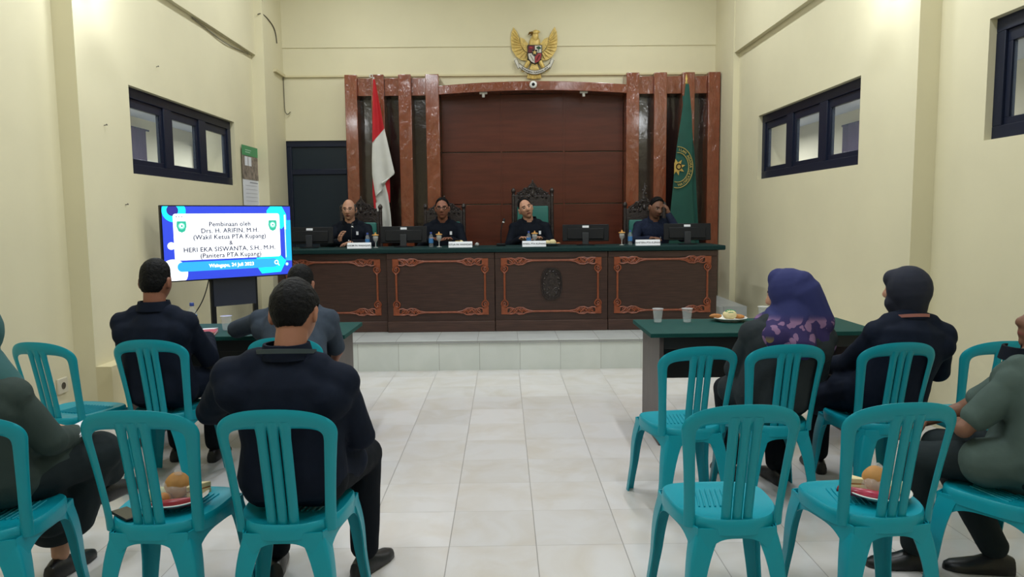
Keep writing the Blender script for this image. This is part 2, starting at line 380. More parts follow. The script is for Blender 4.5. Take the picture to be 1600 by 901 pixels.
# ceiling fixtures that carry the tubes, and the wall lamps
TUBEG = mat('glowing_tube', (1, .97, .88), emit=3)
BULB = mat('glowing_bulb', (.93, .97, 1), emit=45)
for i, (tx, ty, tp) in enumerate(TUBES):
    t = thing('ceiling_lamp', 'white batten tube lamp on the ceiling, outside the picture', 'lamp', (tx, ty, CEIL - .1), group='tube lamps on the ceiling')
    b = MB(); b.box(-.05, .05, -.62, .62, .05, .1); b.build('batten', WHITE, t, bevel=.008)
    b = MB(); b.tube([(0, -.6, .02), (0, .6, .02)], .016, 10); b.build('tube', TUBEG, t)
for wx, s, side in ((XL, 1, 'left'), (XR, -1, 'right')):
    t = thing('wall_lamp', 'glowing bulb lamp high on the %s wall above the window' % side, 'lamp', (wx + (.07 * s), 5.45, 3.22))
    b = MB(); b.box(*sorted((-.07 * s, 0)), -.06, .06, -.08, .08); b.build('base', WHITE, t, bevel=.005)
    b = MB(); b.tube([(0, 0, 0), (.16 * s, 0, .02)], .03, 12); b.build('socket', WHITE, t)
    b = MB(); b.ell((.24 * s, 0, .02), (.085, .07, .07), n=20); b.build('bulb', BULB, t)
# ================================================================== the wooden backdrop
bd = thing('wooden_backdrop', 'red-brown wooden wall panelling with columns behind the bench', 'backdrop', (.4, 9.6, .3))
def bx(name, m, x0, x1, y0, y1, z0, z1, parent=bd, bevel=.004, **k):
    p = parent.location; b = MB(); b.box(x0 - p.x, x1 - p.x, y0 - p.y, y1 - p.y, z0 - p.z, z1 - p.z); return b.build(name, m, parent, bevel=bevel)
cols = [(-1.997, -1.842), (-1.662, -1.499), (-1.319, -1.155), (-.975, -.803), (1.585, 1.75), (1.94, 2.104), (2.302, 2.459), (2.632, 2.785)]
for x0, x1 in cols: bx('column', REDW, x0, x1, 9.47, 9.766, .45, 3.317, bevel=.008)
for k in (0, 1, 2, 4, 5, 6):
    a, c = cols[k][1], cols[k + 1][0]
    bx('header_block', REDW, a, c, 9.53, 9.766, 3.06, 3.28)
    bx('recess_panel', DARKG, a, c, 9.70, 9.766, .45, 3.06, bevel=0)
b = MB(); top, bot = [], []
n = 24
for i in range(n + 1):
    u = -.803 + (2.388) * i / n; q = 1 - (2 * i / n - 1) ** 2
    top.append((u - .4, 3.165 + .05 * q - .3)); bot.append((u - .4, 3.055 + .045 * q - .3))
b.xz(bot + top[::-1], 9.44 - 9.6, 9.76 - 9.6); b.build('arched_header', REDW, bd, bevel=.006)
px = [-.803, -.017, .804, 1.585]; pz = [.45, 1.0, 1.674, 2.353, 3.10]
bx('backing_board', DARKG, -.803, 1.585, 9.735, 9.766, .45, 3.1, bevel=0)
for i in range(3):
    for j in range(4):
        bx('ply_panel', REDP, px[i] + .006, px[i + 1] - .006, 9.705, 9.735, pz[j] + .006, pz[j + 1] - .006, bevel=.003)
for k in (0, 1): bx('joint_strip', REDP, px[k + 1] - .012, px[k + 1] + .012, 9.700, 9.706, .45, 3.08, bevel=.002)
# little lamps and the dome camera under the arch
for x, nm in ((-.239, 'left'), (1.045, 'right')):
    t = thing('spotlight', 'small white spot fixture under the %s half of the arched header' % nm, 'lamp', (x, 9.52, 3.05))
    b = MB(); b.tube([(0, 0, .035), (0, 0, -.02)], .018, 12); b.build('lamp_holder', WHITE, t)
    b = MB(); b.box(-.05, .05, -.02, .02, .02, .04); b.build('mount', WHITE, t, bevel=.004)
t = thing('dome_camera', 'round white camera with black lens on the arched header below the golden emblem', 'camera', (.395, 9.435, 3.165))
RX = Matrix.Rotation(radians(90), 3, 'X')
b = MB(); b.lathe([(0, 0), (.045, 0), (.048, .01), (.046, .03), (.034, .044), (.026, .046), (0, .046)], R=RX); hs = b.build('housing', WHITE, t)
b = MB(); b.ell((0, -.046, 0), (.021, .012, .021)); b.build('lens', BLACK, hs)
# ================================================================== the emblem
em = thing('eagle_emblem', 'golden eagle emblem with shield and ribbon on the back wall', 'emblem', (.425, 9.752, 3.62))
K = .001134
def ep(pts): return [((x - 415) * K, (440 - y) * K) for x, y in pts]
def mir(pts): return [(830 - x, y) for x, y in pts]
wing = [(178, 150), (155, 210), (148, 270), (150, 330), (160, 400), (205, 470), (262, 512), (330, 520), (345, 440), (300, 420), (262, 360), (245, 275), (215, 225)]
for m_ in (0, 1):
    f = mir if m_ else (lambda q: q)
    b = MB(); b.xz(ep(f(wing)), -.012, .004)
    tips = [(178, 150), (160, 195), (152, 240), (149, 285), (152, 330), (157, 375), (172, 420), (200, 462), (238, 496), (285, 516)]
    roots = [(240, 265), (244, 285), (250, 305), (256, 325), (262, 345), (270, 365), (280, 385), (294, 405), (310, 420), (326, 435)]
    for p, q in zip(tips, roots):
        (ax, az), (cx, cz) = ep(f([p, q]))
        mx_, mz_ = ax * .55 + cx * .45, az * .55 + cz * .45
        b.tube([(cx, -.014, cz), (mx_, -.02, mz_), (ax, -.008, az)], [.008, .012, .005], 8)
    b.build('wing', GOLD, em)
    inner = [(250, 262), (300, 280), (345, 335), (345, 440), (300, 405), (262, 345)]
    b = MB(); b.xz(ep(f(inner)), -.026, 0)
    for i in range(4):
        for j in range(4):
            u = .15 + .22 * i; v = .2 + .2 * j
            x = 262 + 80 * u + 8 * v; y = 285 + 60 * u + 100 * v * (.6 + .4 * u)
            (ax, az), = ep(f([(x, y)])); b.ell((ax, -.027, az), (.012, .006, .015), n=8)
    b.build('shoulder_feathers', GOLD, em)
    (l0, l1, l2) = ep(f([(350, 530), (318, 590), (290, 625)]))
    b = MB(); b.tube([(l0[0], -.02, l0[1]), (l1[0], -.026, l1[1]), (l2[0], -.03, l2[1])], [.028, .026, .012], 10)
    for k in (-1, 0, 1): b.tube([(l2[0], -.03, l2[1]), (l2[0] + .018 * k, -.038, l2[1] - .026)], [.01, .005], 6)
    b.build('leg', GOLD, em)
b = MB(); cx, cz = ep([(422, 330)])[0]; b.ell((cx, -.018, cz), (.072, .03, .1)); cx, cz = ep([(428, 255)])[0]; b.ell((cx, -.026, cz), (.042, .032, .07))
cx, cz = ep([(432, 212)])[0]; b.ell((cx, -.035, cz), (.042, .03, .034))
for q in ((455, 195), (468, 205)):
    cx, cz = ep([q])[0]; b.ell((cx, -.03, cz), (.02, .012, .01))
b.build('body', GOLD, em)
b = MB(); a = ep([(395, 215), (362, 218), (345, 238)]); b.tube([(a[0][0], -.04, a[0][1]), (a[1][0], -.045, a[1][1]), (a[2][0], -.04, a[2][1])], [.018, .014, .003]); a = ep([(392, 232), (370, 248)]); b.tube([(a[0][0], -.04, a[0][1]), (a[1][0], -.042, a[1][1])], [.01, .003]); b.build('beak', GOLDD, em)
b = MB()
for k in range(7):
    u = (k - 3) / 3; p, q = ep([(415 + 22 * u, 560), (412 + 72 * u, 728 - 8 * abs(u))]); b.tube([(p[0], -.01, p[1]), ((p[0] + q[0]) / 2, -.016, (p[1] + q[1]) / 2), (q[0], -.01, q[1])], [.012, .022, .016], 8)
b.build('tail', GOLD, em)
sh = [(335, 352), (503, 352), (503, 470), (492, 512), (462, 545), (418, 568), (374, 545), (345, 512), (335, 470)]
b = MB(); b.xz(ep(sh), -.05, 0); shd = b.build('shield', mat('black_lacquer', '#17120f', .4), em, bevel=.004)
RD = mat('maroon_enamel', '#5e1119', .45); RR = mat('red_enamel', '#9b2a2e', .45); WE = mat('white_enamel', '#cfcac0', .5)
for m_, pl in ((RD, [(345, 362), (416, 362), (416, 440), (345, 440)]), (WE, [(422, 362), (494, 362), (494, 440), (422, 440)]),
               (WE, [(345, 448), (416, 448), (416, 556), (380, 538), (353, 508), (345, 470)]), (RR, [(422, 448), (494, 448), (494, 470), (485, 508), (460, 538), (422, 556)])):
    b = MB(); b.xz(ep(pl), -.056, -.045); b.build('shield_field', m_, shd)
b = MB(); b.xz(ep([(388, 408), (448, 408), (448, 458), (418, 486), (388, 458)]), -.062, -.045); b.build('shield_heart', mat('black_enamel', '#100c0b', .4), shd)
def star(cx, cz, r0, r1, n=5, a0=pi / 2): return [(cx + (r0 if i % 2 == 0 else r1) * cos(a0 + pi * i / n), cz + (r0 if i % 2 == 0 else r1) * sin(a0 + pi * i / n)) for i in range(2 * n)]
cx, cz = ep([(418, 440)])[0]; b = MB(); b.xz(star(cx, cz, .032, .013), -.068, -.05); b.build('star', GOLD, shd)
GE = mat('green_enamel', '#1f4a2a', .5)
b = MB()
for q in ((450, 385), (465, 378), (478, 390), (463, 395)):
    cx, cz = ep([q])[0]; b.ell((cx, -.056, cz), (.016, .006, .012), n=8)
cx, cz = ep([(464, 415)])[0]; b.box(cx - .004, cx + .004, -.06, -.05, cz - .02, cz + .02); b.build('tree_motif', GE, shd)
b = MB(); cx, cz = ep([(375, 385)])[0]; b.ell((cx, -.056, cz), (.022, .006, .014), n=8); b.build('bull_motif', RR, shd)
b = MB()
for k in range(5):
    cx, cz = ep([(442 + 7 * k, 520 - 12 * k)])[0]; b.ell((cx, -.057, cz), (.009, .004, .009), n=8)
b.build('chain_motif', RD, shd); b = MB()
for k in range(5):
    cx, cz = ep([(370 + 8 * k, 470 + 14 * k)])[0]; b.ell((cx, -.057, cz), (.006, .004, .011), n=8)
b.build('rice_motif', mat('grey_enamel', '#8d877a', .5), shd)
# ribbon
def rib(t):  # t in -1..1
    return ((415 - 412) * K + t * .2, -.248 + .2 * .34 * (t * t) * 1.35)
b = MB(); rr = []
for i in range(25):
    t_ = -1 + 2 * i / 24; x, z = rib(t_); rr.append([(x, -.045, z - .024), (x, -.05, z - .024), (x, -.05, z + .024), (x, -.045, z + .024)])
b.loft(rr)
for s in (-1, 1):
    p = ep([(412 + s * 185, 618), (412 + s * 160, 600), (412 + s * 195, 505), (412 + s * 228, 522)]); b.xz(p, -.035, -.025)
    p = ep([(412 + s * 200, 500), (412 + s * 232, 520), (412 + s * 226, 498)]); b.xz(p, -.03, -.02)
rbn = b.build('ribbon', mat('white_ribbon_paint', '#d6d3c8', .5), em)
b = MB()
for dz_ in (-.025, .025): b.tube([(rib(-1 + k / 12)[0], -.05, rib(-1 + k / 12)[1] + dz_) for k in range(25)], .0035, 6)
for s in (-1, 1):
    p = ep([(412 + s * 185, 618), (412 + s * 160, 600), (412 + s * 195, 505), (412 + s * 228, 522), (412 + s * 185, 618)]); b.tube([(x, -.036, z) for x, z in p], .003, 6)
b.build('ribbon_outline', mat('dark_outline_paint', '#3b352b', .5), rbn)
b = MB()
def ribtext(u, v):
    t_ = u / .2; x, z = rib(t_); return (x, -.052, z + v - .012)
b.add(*text_mesh('BHINNEKA TUNGGAL IKA', .03, ribtext, .95, bold=.0008)); b.build('ribbon_lettering', mat('black_paint', '#151515', .5), rbn)
# ================================================================== flags
def cloth_piece(b, left, right, y0, amp, folds, n=26, m=14, ph=0, th=.004):
    """a hanging cloth between two traced edges (lists of x,z from the top down)"""
    def at(pl, t):
        L = [0]
        for p, q in zip(pl, pl[1:]): L.append(L[-1] + math.hypot(q[0] - p[0], q[1] - p[1]))
        s = t * L[-1]
        for i in range(len(pl) - 1):
            if s <= L[i + 1] + 1e-9:
                f = (s - L[i]) / max(L[i + 1] - L[i], 1e-9); return (pl[i][0] + f * (pl[i + 1][0] - pl[i][0]), pl[i][1] + f * (pl[i + 1][1] - pl[i][1]))
        return pl[-1]
    rings = []
    for i in range(n + 1):
        t = i / n; a = at(left, t); c = at(right, t); fr = []; bk = []
        for j in range(m + 1):
            u = j / m; x = a[0] + u * (c[0] - a[0]); z = a[1] + u * (c[1] - a[1]); y = y0 - amp * min(1, .15 + t) * sin(folds * 2 * pi * u + ph + .6 * t)
            fr.append((x, y - th, z)); bk.append((x, y + th, z))
        rings.append(fr + bk[::-1])
    b.loft(rings); return b
def fz(x, y, ox, oz, sc=.00817): return (ox + x * sc, oz - y * sc)
# red and white flag, left
FY = 9.2
t = thing('national_flag', 'red and white flag on a pole beside the left columns', 'flag', (-1.585, FY, .45))
def g(zx, zy): return (((zx / 3.603 + 430) - 585) * .00817 , 3.24 - .45 - ((zy / 3.603 + 80) - 122) * .00817)
b = MB(); b.tube([(0, .03, 0), (0, .03, 2.76)], .014, 10); b.build('pole', mat('silver_pole', '#a9a9a6', .3, metal=.8), t)
b = MB(); b.lathe([(0, 0), (.17, 0), (.17, .02), (.06, .05), (.025, .09), (.02, .2), (0, .2)], (0, .03, 0)); b.build('stand', BLACK, t)
b = MB(); b.tube([(0, .03, 2.75), (0, .03, 2.79)], [.016, .01]); b.tube([(.002 + .02 * cos(k * .7) - .03, .02, 2.80 + .02 * sin(k * .7)) for k in range(10)], .005, 6); b.build('finial', mat('silver_finial', '#c9c9c9', .3, metal=.8), t)
b = MB(); cloth_piece(b, [g(558, 165), g(552, 300), g(545, 505)], [g(568, 165), g(590, 290), g(613, 430)], 0, .02, 1.2)
cloth_piece(b, [g(541, 660), g(538, 780), g(545, 880)], [g(552, 660), g(552, 780), g(558, 880)], .01, .01, .5)
cloth_piece(b, [g(592, 715), g(600, 760), g(620, 830)], [g(632, 690), g(632, 760), g(630, 830)], .035, .012, .7)
b.build('red_band', RED, t)
b = MB(); cloth_piece(b, [g(545, 505), g(540, 600), g(540, 680), g(556, 800), g(590, 770)], [g(613, 430), g(640, 560), g(664, 675), g(640, 690), g(592, 716)], -.005, .028, 1.4)
cloth_piece(b, [g(545, 690), g(552, 800), g(575, 900), g(580, 1010)], [g(600, 700), g(622, 790), g(634, 900), g(640, 1010)], .025, .02, 1.3)
cloth_piece(b, [g(548, 835), g(556, 920), g(556, 1010)], [g(575, 820), g(585, 920), g(585, 1010)], .012, .01, .6)
b.build('white_band', FLAGW, t)
# green flag, right
t = thing('court_flag', 'dark green flag with golden ring emblem on a pole at the right columns', 'flag', (2.29, FY, .45))
def g2(x, y): return ((x - 1070) * .00817, 3.21 - .45 - (y - 122) * .00817)
b = MB(); b.tube([(0, .03, 0), (0, .03, 2.7)], .014, 10); b.build('pole', mat('brass_pole', '#8d7433', .35, metal=.7), t)
b = MB(); b.lathe([(0, 0), (.17, 0), (.17, .02), (.06, .05), (.025, .09), (.02, .2), (0, .2)], (0, .03, 0)); b.build('stand', BLACK, t)
b = MB(); b.lathe([(0, 2.66), (.012, 2.67), (.018, 2.69), (.006, 2.71), (.016, 2.74), (0, 2.8)], (0, .03, 0), 12); b.build('finial', GOLD, t)
GL = [(1068, 133), (1062, 180), (1055, 230), (1050, 290), (1045, 345), (1043, 400)]; GR = [(1073, 133), (1078, 180), (1080, 235), (1080, 290), (1084, 345), (1085, 400)]
b = MB(); cloth_piece(b, [g2(*p) for p in GL], [g2(*p) for p in GR], 0, .012, .5, ph=0); cb = b.build('cloth', GREENF, t)
# fold hanging behind
b = MB(); cloth_piece(b, [g2(1064, 150), g2(1070, 240), g2(1075, 400)], [g2(1074, 150), g2(1084, 240), g2(1094, 400)], .03, .02, 1.0); b.build('back_fold', GREENF, t)
EMB = mat('gold_embroidery', '#a08f4e', .6)
ec = g2(1057, 258); erx, erz = 23 * .00817, 31 * .00817
def inside(x, z):
    yv = 122 + (3.21 - .45 - z) / .00817; xv = 1070 + x / .00817
    lx = GL[0][0]
    for p, q in zip(GL, GL[1:]):
        if p[1] <= yv <= q[1]: lx = p[0] + (q[0] - p[0]) * (yv - p[1]) / (q[1] - p[1])
    return xv > lx + .6
b = MB()
for sc_ in (1.0, .72):
    run = []
    for k in range(73):
        a = radians(-110 + 220 * k / 72); x, z = ec[0] + erx * sc_ * cos(a), ec[1] + erz * sc_ * sin(a)
        if inside(x, z): run.append((x, -.02, z))
        elif len(run) > 2: b.tube(run, .006, 6); run = []
        else: run = []
    if len(run) > 2: b.tube(run, .006, 6)
b.build('emblem_ring', EMB, cb)
b = MB()
for txt, a0, a1, flip in (('GADILAN AGAMA', 112, 2, False), ('WAINGAPU', -82, -12, True)):
    for i, ch in enumerate(txt):
        if ch == ' ': continue
        a = radians(a0 + (a1 - a0) * i / (len(txt) - 1)); x, z = ec[0] + erx * .86 * cos(a), ec[1] + erz * .86 * sin(a)
        if not inside(x - .015, z): continue
        th_ = a - pi / 2 if not flip else a + pi / 2
        def fn(u, v, x=x, z=z, th_=th_): v -= .013; return (x + u * cos(th_) - v * sin(th_), -.022, z + u * sin(th_) + v * cos(th_))
        b.add(*text_mesh(ch, .043, fn, bold=.0015))
b.build('emblem_lettering', EMB, cb)
b = MB(); st = [(x, z) for x, z in star(ec[0] - .01, ec[1] + .005, .105, .055, 8, .2)]
st = [(max(x, ec[0] - .045), z) for x, z in st]; b.xz(st, -.022, -.016); b.build('emblem_star', mat('gold_thread', '#b8994a', .55), cb)
b = MB(); b.tube([(ec[0] + .012 + .03 * cos(k * pi / 8), -.024, ec[1] + .01 + .034 * sin(k * pi / 8)) for k in range(17)], .007, 6); b.build('emblem_roundel', BLACK, cb)
# ================================================================== judges' bench: four desks
def spiral(b, u0, v0, r, turns, a0, s=1, rad=.0072, n=22, y=-.006):
    pts = []
    for k in range(n + 1):
        t = k / n; a = a0 + s * turns * 2 * pi * t; q = r * (1 - .8 * t); pts.append((u0 + q * cos(a), y, v0 + q * sin(a)))
    b.tube(pts, [rad * (1 - .35 * k / n) for k in range(n + 1)], 6)
def corner_mesh(b, sx, sz):
    """pierced scrollwork for one corner; origin at the outer corner, grows along +u and -v"""
    c = MB()
    c.xz([(0, 0), (.085, 0), (.062, -.03), (.07, -.062), (.03, -.072), (0, -.085)], -.012, 0)
    edge = [(.06, -.004), (.11, -.002), (.15, -.012), (.185, .002), (.235, -.002), (.275, -.02), (.33, -.026)]
    c.tube([(u, -.007, v) for u, v in edge], [.007, .008, .007, .008, .008, .007, .011], 6)
    edge = [(.06, -.066), (.1, -.07), (.14, -.056), (.18, -.072), (.23, -.068), (.275, -.044), (.33, -.03)]
    c.tube([(u, -.007, v) for u, v in edge], [.007, .008, .007, .008, .008, .007, .011], 6)
    for u0, v0, r, a0, s in ((.105, -.036, .03, 2.6, -1), (.15, -.034, .02, .4, 1), (.2, -.036, .031, 2.6, -1), (.25, -.034, .024, 3.0, 1), (.285, -.03, .014, 3, -1)):
        spiral(c, u0, v0, r, 1.4, a0, s)
    for p, q in (((.07, -.01), (.13, -.06)), ((.13, -.01), (.18, -.065)), ((.17, -.06), (.225, -.008)), ((.225, -.06), (.265, -.018))):
        c.tube([(p[0], -.008, p[1]), ((p[0] + q[0]) / 2 + .01, -.011, (p[1] + q[1]) / 2), (q[0], -.008, q[1])], [.005, .009, .005], 6)
    c.tube([(.036 + .034 * cos(k * pi / 10), -.007, -.112 + .034 * sin(k * pi / 10)) for k in range(21)], .0075, 6)
    spiral(c, .036, -.112, .022, 1.3, 1.0, 1)
    c.tube([(.014, -.007, -.136), (.036, -.008, -.166), (.058, -.007, -.136)], [.007, .012, .007], 6)
    b.add([(x * sx, y, z * sz) for x, y, z in c.v], c.f)
    return b
def desk(x0, x1, yf, label, emblem=False):
    t = thing('judge_desk', label, 'desk', ((x0 + x1) / 2, yf + .3, .3), group='carved desks of the carved bench')
    w = (x1 - x0) / 2; f = -.3
    b = MB(); b.box(-w, w, f, f + .025, .10, .83); fp = b.build('front_panel', WOODD, t, bevel=.004)
    for s in (-1, 1):
        b = MB(); b.box(s * w - (.024 if s > 0 else 0), s * w + (.024 if s < 0 else 0), f + .025, f + .63, .0, .83); b.build('side_panel', WOODD, t, bevel=.003)
    b = MB(); b.box(-w, w, f - .018, f + .02, 0, .115); b.build('plinth', WOODD2, t, bevel=.006)
    b = MB(); b.box(-w, w, f - .008, f + .02, .775, .835); b.build('top_rail', WOODD, t, bevel=.005)
    zt, zb = .775, .18; a = -w + .062; c = w - .066
    for sx, sz, ux, uz in ((1, 1, a, zt), (-1, 1, c, zt), (1, -1, a, zb), (-1, -1, c, zb)):
        b = corner_mesh(MB(), sx, sz); o = b.build('carved_corner', CARV, fp, loc=(ux, f - .001, uz))
    for z in (zt - .028, zb + .028):
        b = MB(); b.tube([(a + .32, f - .006, z), (c - .32, f - .006, z)], .011, 8); b.build('carved_rod', CARV, fp)
    for x in (a + .036, c - .036):
        b = MB(); b.tube([(x, f - .006, zb + .16), (x, f - .006, zt - .16)], .011, 8); b.build('carved_rod', CARV, fp)
    if emblem:
        b = MB(); zc = .50
        def ov(r): return [(r * .105 * (1 if abs(cos(q)) < 1 else 1) * (abs(cos(q)) ** .7) * (1 if cos(q) > 0 else -1), zc + r * .165 * (abs(sin(q)) ** .7) * (1 if sin(q) > 0 else -1)) for q in [2 * pi * k / 40 for k in range(40)]]
        b.xz(ov(1), f - .012, f + .001)
        for r in (1.0, .86):
            p = ov(r); b.tube([(x, f - .014, z) for x, z in p + p[:1]], .007, 6)
        b.xz(star(0, zc + .02, .045, .022, 8), f - .024, f - .01)
        for k in range(14):
            q = 2 * pi * k / 14; b.ell((.08 * cos(q), f - .016, zc + .13 * sin(q)), (.014, .01, .014), n=8)
        for s in (-1, 1): spiral(b, s * .045, zc - .07, .03, 1.3, 1, s, .006, y=f - .016)
        b.build('carved_medallion', CARVD, fp)
    return t
XD = [-2.39, -1.236, -.097, 1.095, 2.25]
desk(XD[0], XD[1] - .003, 7.70, 'carved dark desk at the left end of the carved bench, behind the television')
desk(XD[1] + .003, XD[2] - .003, 7.66, 'carved dark desk in front of the person in black-rimmed glasses')
desk(XD[2] + .003, XD[3] - .003, 7.66, 'carved dark desk with an oval carved medallion on its front', True)
desk(XD[3] + .003, XD[4], 7.66, 'carved dark desk at the right end of the carved bench')
DT = 1.187
b = MB(); b.box(-2.46, 2.33, 7.625, 8.31, DT - .05, DT)
o = b.build('bench_top', BENCHG, bevel=.012); tag(o, 'long green-covered top running across the four carved desks', 'desk top')
# ================================================================== carved judges' chairs
GVEL = mat('green_vinyl', '#12645c', .42, bump=.1, bump_scale=12)
def judge_chair(dz=0.0, spire=0.0):
    t = thing('carved_armchair', '', 'chair', (0, 0, 0), group='carved high-back chairs of the judges')
    for s in (-1, 1):
        b = MB(); b.tube([(s * .235, -.24, 0), (s * .235, -.25, .5), (s * .235, -.27, 1.33 + dz)], [.024, .026, .022], 10)
        b.lathe([(.012, 1.32), (.026, 1.34), (.012, 1.36), (.024, 1.38), (.03, 1.4), (.022, 1.42), (.008, 1.435), (0, 1.44)], (s * .235, -.27, dz - .04), 12); b.build('back_post', CARVD, t)
        b = MB(); b.tube([(s * .25, .24, 0), (s * .25, .24, .2), (s * .25, .24, .44)], [.022, .03, .026], 10); b.build('leg', CARVD, t)
        b = MB(); b.tube([(s * .27, .25, .4), (s * .27, .25, .63)], .02, 8); b.tube([(s * .255, -.25, .66), (s * .28, 0, .68), (s * .28, .27, .65)], [.02, .026, .03], 10); b.build('arm', CARVD, t)
    b = MB(); b.box(-.25, .25, -.25, .27, .34, .41); b.build('seat_frame', CARVD, t, bevel=.01)
    b = MB(); b.box(-.235, .235, -.22, .255, .41, .475); b.build('seat_cushion', GVEL, t, bevel=.02, seg=3)
    b = MB(); b.box(-.215, .215, -.285, -.25, .5, 1.31 + dz); b.build('back_frame', CARVD, t, bevel=.006)
    b = MB(); b.box(-.19, .19, -.255, -.215, .56, 1.175 + dz); b.build('back_cushion', GVEL, t, bevel=.016, seg=3)
    b = MB(); z0 = 1.235 + dz
    prof = [(-.2, .0), (-.205, .06), (-.17, .1), (-.13, .12), (-.1, .155), (-.05, .16), (-.025, .2), (0, .23), (.025, .2), (.05, .16), (.1, .155), (.13, .12), (.17, .1), (.205, .06), (.2, 0)]
    b.xz([(u, z0 + v) for u, v in prof], -.29, -.262)
    b.tube([(u, -.262, z0 + v) for u, v in prof], .011, 6)
    rnd = random.Random(3)
    for s in (-1, 1):
        for u, v, r in ((.05, .05, .035), (.12, .05, .032), (.17, .045, .024), (.06, .115, .03), (.115, .095, .02), (.025, .16, .02), (.17, .085, .016)):
            spiral(b, s * u, z0 + v, r, 1.5, rnd.random() * 6, s, .0085, 18, y=-.256)
            b.ell((s * u, -.245, z0 + v), (r * .45, .02, r * .45), n=8)
            b.ell((s * (u + .02), -.262, z0 + v + r), (r * .55, .014, r * .5), n=8)
    b.ell((0, -.25, z0 + .09), (.022, .016, .04), n=10); b.ell((0, -.27, z0 + .24), (.012, .012, .022), n=8)
    if spire:
        b.tube([(0, -.27, z0 + .2), (.012, -.27, z0 + .2 + spire * .3), (-.01, -.27, z0 + .2 + spire * .6), (0, -.27, z0 + .2 + spire)], [.03, .02, .024, .006], 8)
        for k in range(4): b.ell((.018 * (-1) ** k, -.262, z0 + .22 + spire * .22 * k), (.016, .012, .014), n=8)
    b.build('carved_crest', CARVD, t)
    return t
jc = judge_chair(-.17)
jch = [(-1.74, 8.72, pi, 'carved high-back chair behind the balding person at the left'),
       (-.72, 8.72, pi, 'carved high-back chair behind the person in black-rimmed glasses'),
       (.36, 8.72, pi, 'carved high-back chair behind the person with the tilted head'),
       (1.70, 8.72, pi - .12, 'carved high-back chair behind the person propping his head on a hand')]
for i, (x, y, r, lab) in enumerate(jch):
    if i == 0: c_ = jc
    elif i == 1: c_ = dup(jc, (0, 0, 0), 0, lab)
    elif i == 2: c_ = judge_chair(.01)
    else: c_ = judge_chair(-.17, .19)
    c_.location = (x, y, .45); c_.rotation_euler.z = r; c_['label'] = lab
# ================================================================== things on the bench
GRP = lambda s: s + ' on the carved bench'
def monitor():
    t = thing('computer_monitor', '', 'monitor', group=GRP('computer monitors'))
    b = MB(); b.lathe([(0, 0), (.105, 0), (.105, .008), (.03, .016), (0, .016)], (0, 0, 0), 24); b.build('stand_base', BLACK, t)
    b = MB(); b.box(-.035, .035, -.012, .012, .01, .14); b.build('stand_neck', mat('grey_plastic', '#2d3036', .45), t, bevel=.005)
    T = Matrix.Translation((0, .02, .045)) @ Matrix.Rotation(radians(-8), 4, 'X')
    b = MB(); b.box(-.255, .255, 0, .022, 0, .185, T); b.box(-.2, .2, -.016, 0, .02, .14, T); cs = b.build('casing', BLACK, t, bevel=.006)
    b = MB(); b.box(-.25, .25, .0222, .0232, .006, .179, T); b.build('screen', BLACKG, cs)
    b = MB(); b.box(-.035, .035, -.0005, .0, .148, .172, T); b.build('sticker', PAPER, cs)
    return t
mo = monitor()
for i, (x, y, r, lab) in enumerate([(-2.13, 8.02, .06, 'black monitor seen from behind, half hidden by the television'), (-1.1, 8.02, .0, 'black monitor seen from behind between the balding person and the person in glasses'),
                                    (.9, 8.02, -.12, 'black monitor seen from behind to the right of the person with the tilted head'), (2.02, 8.0, -.1, 'black monitor seen from behind at the right end of the bench')]):
    if i == 0: mo.location = (x, y, DT); mo.rotation_euler.z = r; mo['label'] = lab
    else: mo2 = dup(mo, (x, y, DT), r, lab)
INK = mat('black_ink', '#20242c', .7)
for x0, x1, txt, lab in ((-1.697, -1.44, 'HAKIM PA WAINGAPU', 'white name plate in front of the balding person'), (-.599, -.342, 'KETUA PA WAINGAPU', 'white name plate in front of the person in black-rimmed glasses'),
                         (.202, .46, 'WAKIL PTA KUPANG', 'white name plate in front of the person with the tilted head'), (1.438, 1.704, 'PANITERA PTA KUPANG', 'white name plate in front of the person propping his head')):
    yy = 7.78; k = yy / 7.95; xc = (x0 + x1) / 2 * k
    t = thing('name_plate', lab, 'name plate', (xc, yy, DT), group=GRP('white name plates')); w = (x1 - x0) / 2 * k
    b = MB(); b.loft([[(x, -.03, 0), (x, .03, 0), (x, .006, .062), (x, -.006, .062)] for x in (-w, w)]); pl_ = b.build('plate', PAPER, t, bevel=.002)
    th = atan2(.024, .062)
    b = MB(); b.add(*text_mesh(txt, .026, lambda u, v: (u, -.0185 - .0006 + (v - .008) * sin(th), .031 + (v - .008) * cos(th)), bold=.0006)); b.build('lettering', INK, pl_)
BLUEL = mat('blue_label', '#3a78b5', .5); CAPB = mat('blue_cap', '#1f3f8f', .4); WATER = glass('water', (.8, .88, .92), .12)
def bottle(s=1.0):
    t = thing('water_bottle', '', 'bottle')
    b = MB(); b.lathe([(0, .0), (.026, 0), (.03, .006), (.03, .03), (.027, .04), (.03, .05), (.03, .125), (.026, .145), (.014, .168), (.012, .18), (0, .18)], n=20); bd_ = b.build('body', CLEAR, t)
    b = MB(); b.lathe([(.0305, .055), (.0312, .055), (.0312, .115), (.0305, .115)], n=20); b.build('label_band', BLUEL, bd_)
    b = MB(); b.lathe([(0, .176), (.0145, .176), (.0145, .195), (.012, .198), (0, .198)], n=16); b.build('cap', CAPB, t)
    return t
bo = bottle(); first = True
def put(src, flag, loc, rz, lab, grp=None, sc=None):
    if not flag.get('u'):
        flag['u'] = 1; src.location = loc; src.rotation_euler.z = rz; src['label'] = lab; r = src
        if grp: r['group'] = grp
    else: r = dup(src, loc, rz, lab, grp)
    if sc: r.scale = (sc,) * 3
    return r
fb = {}
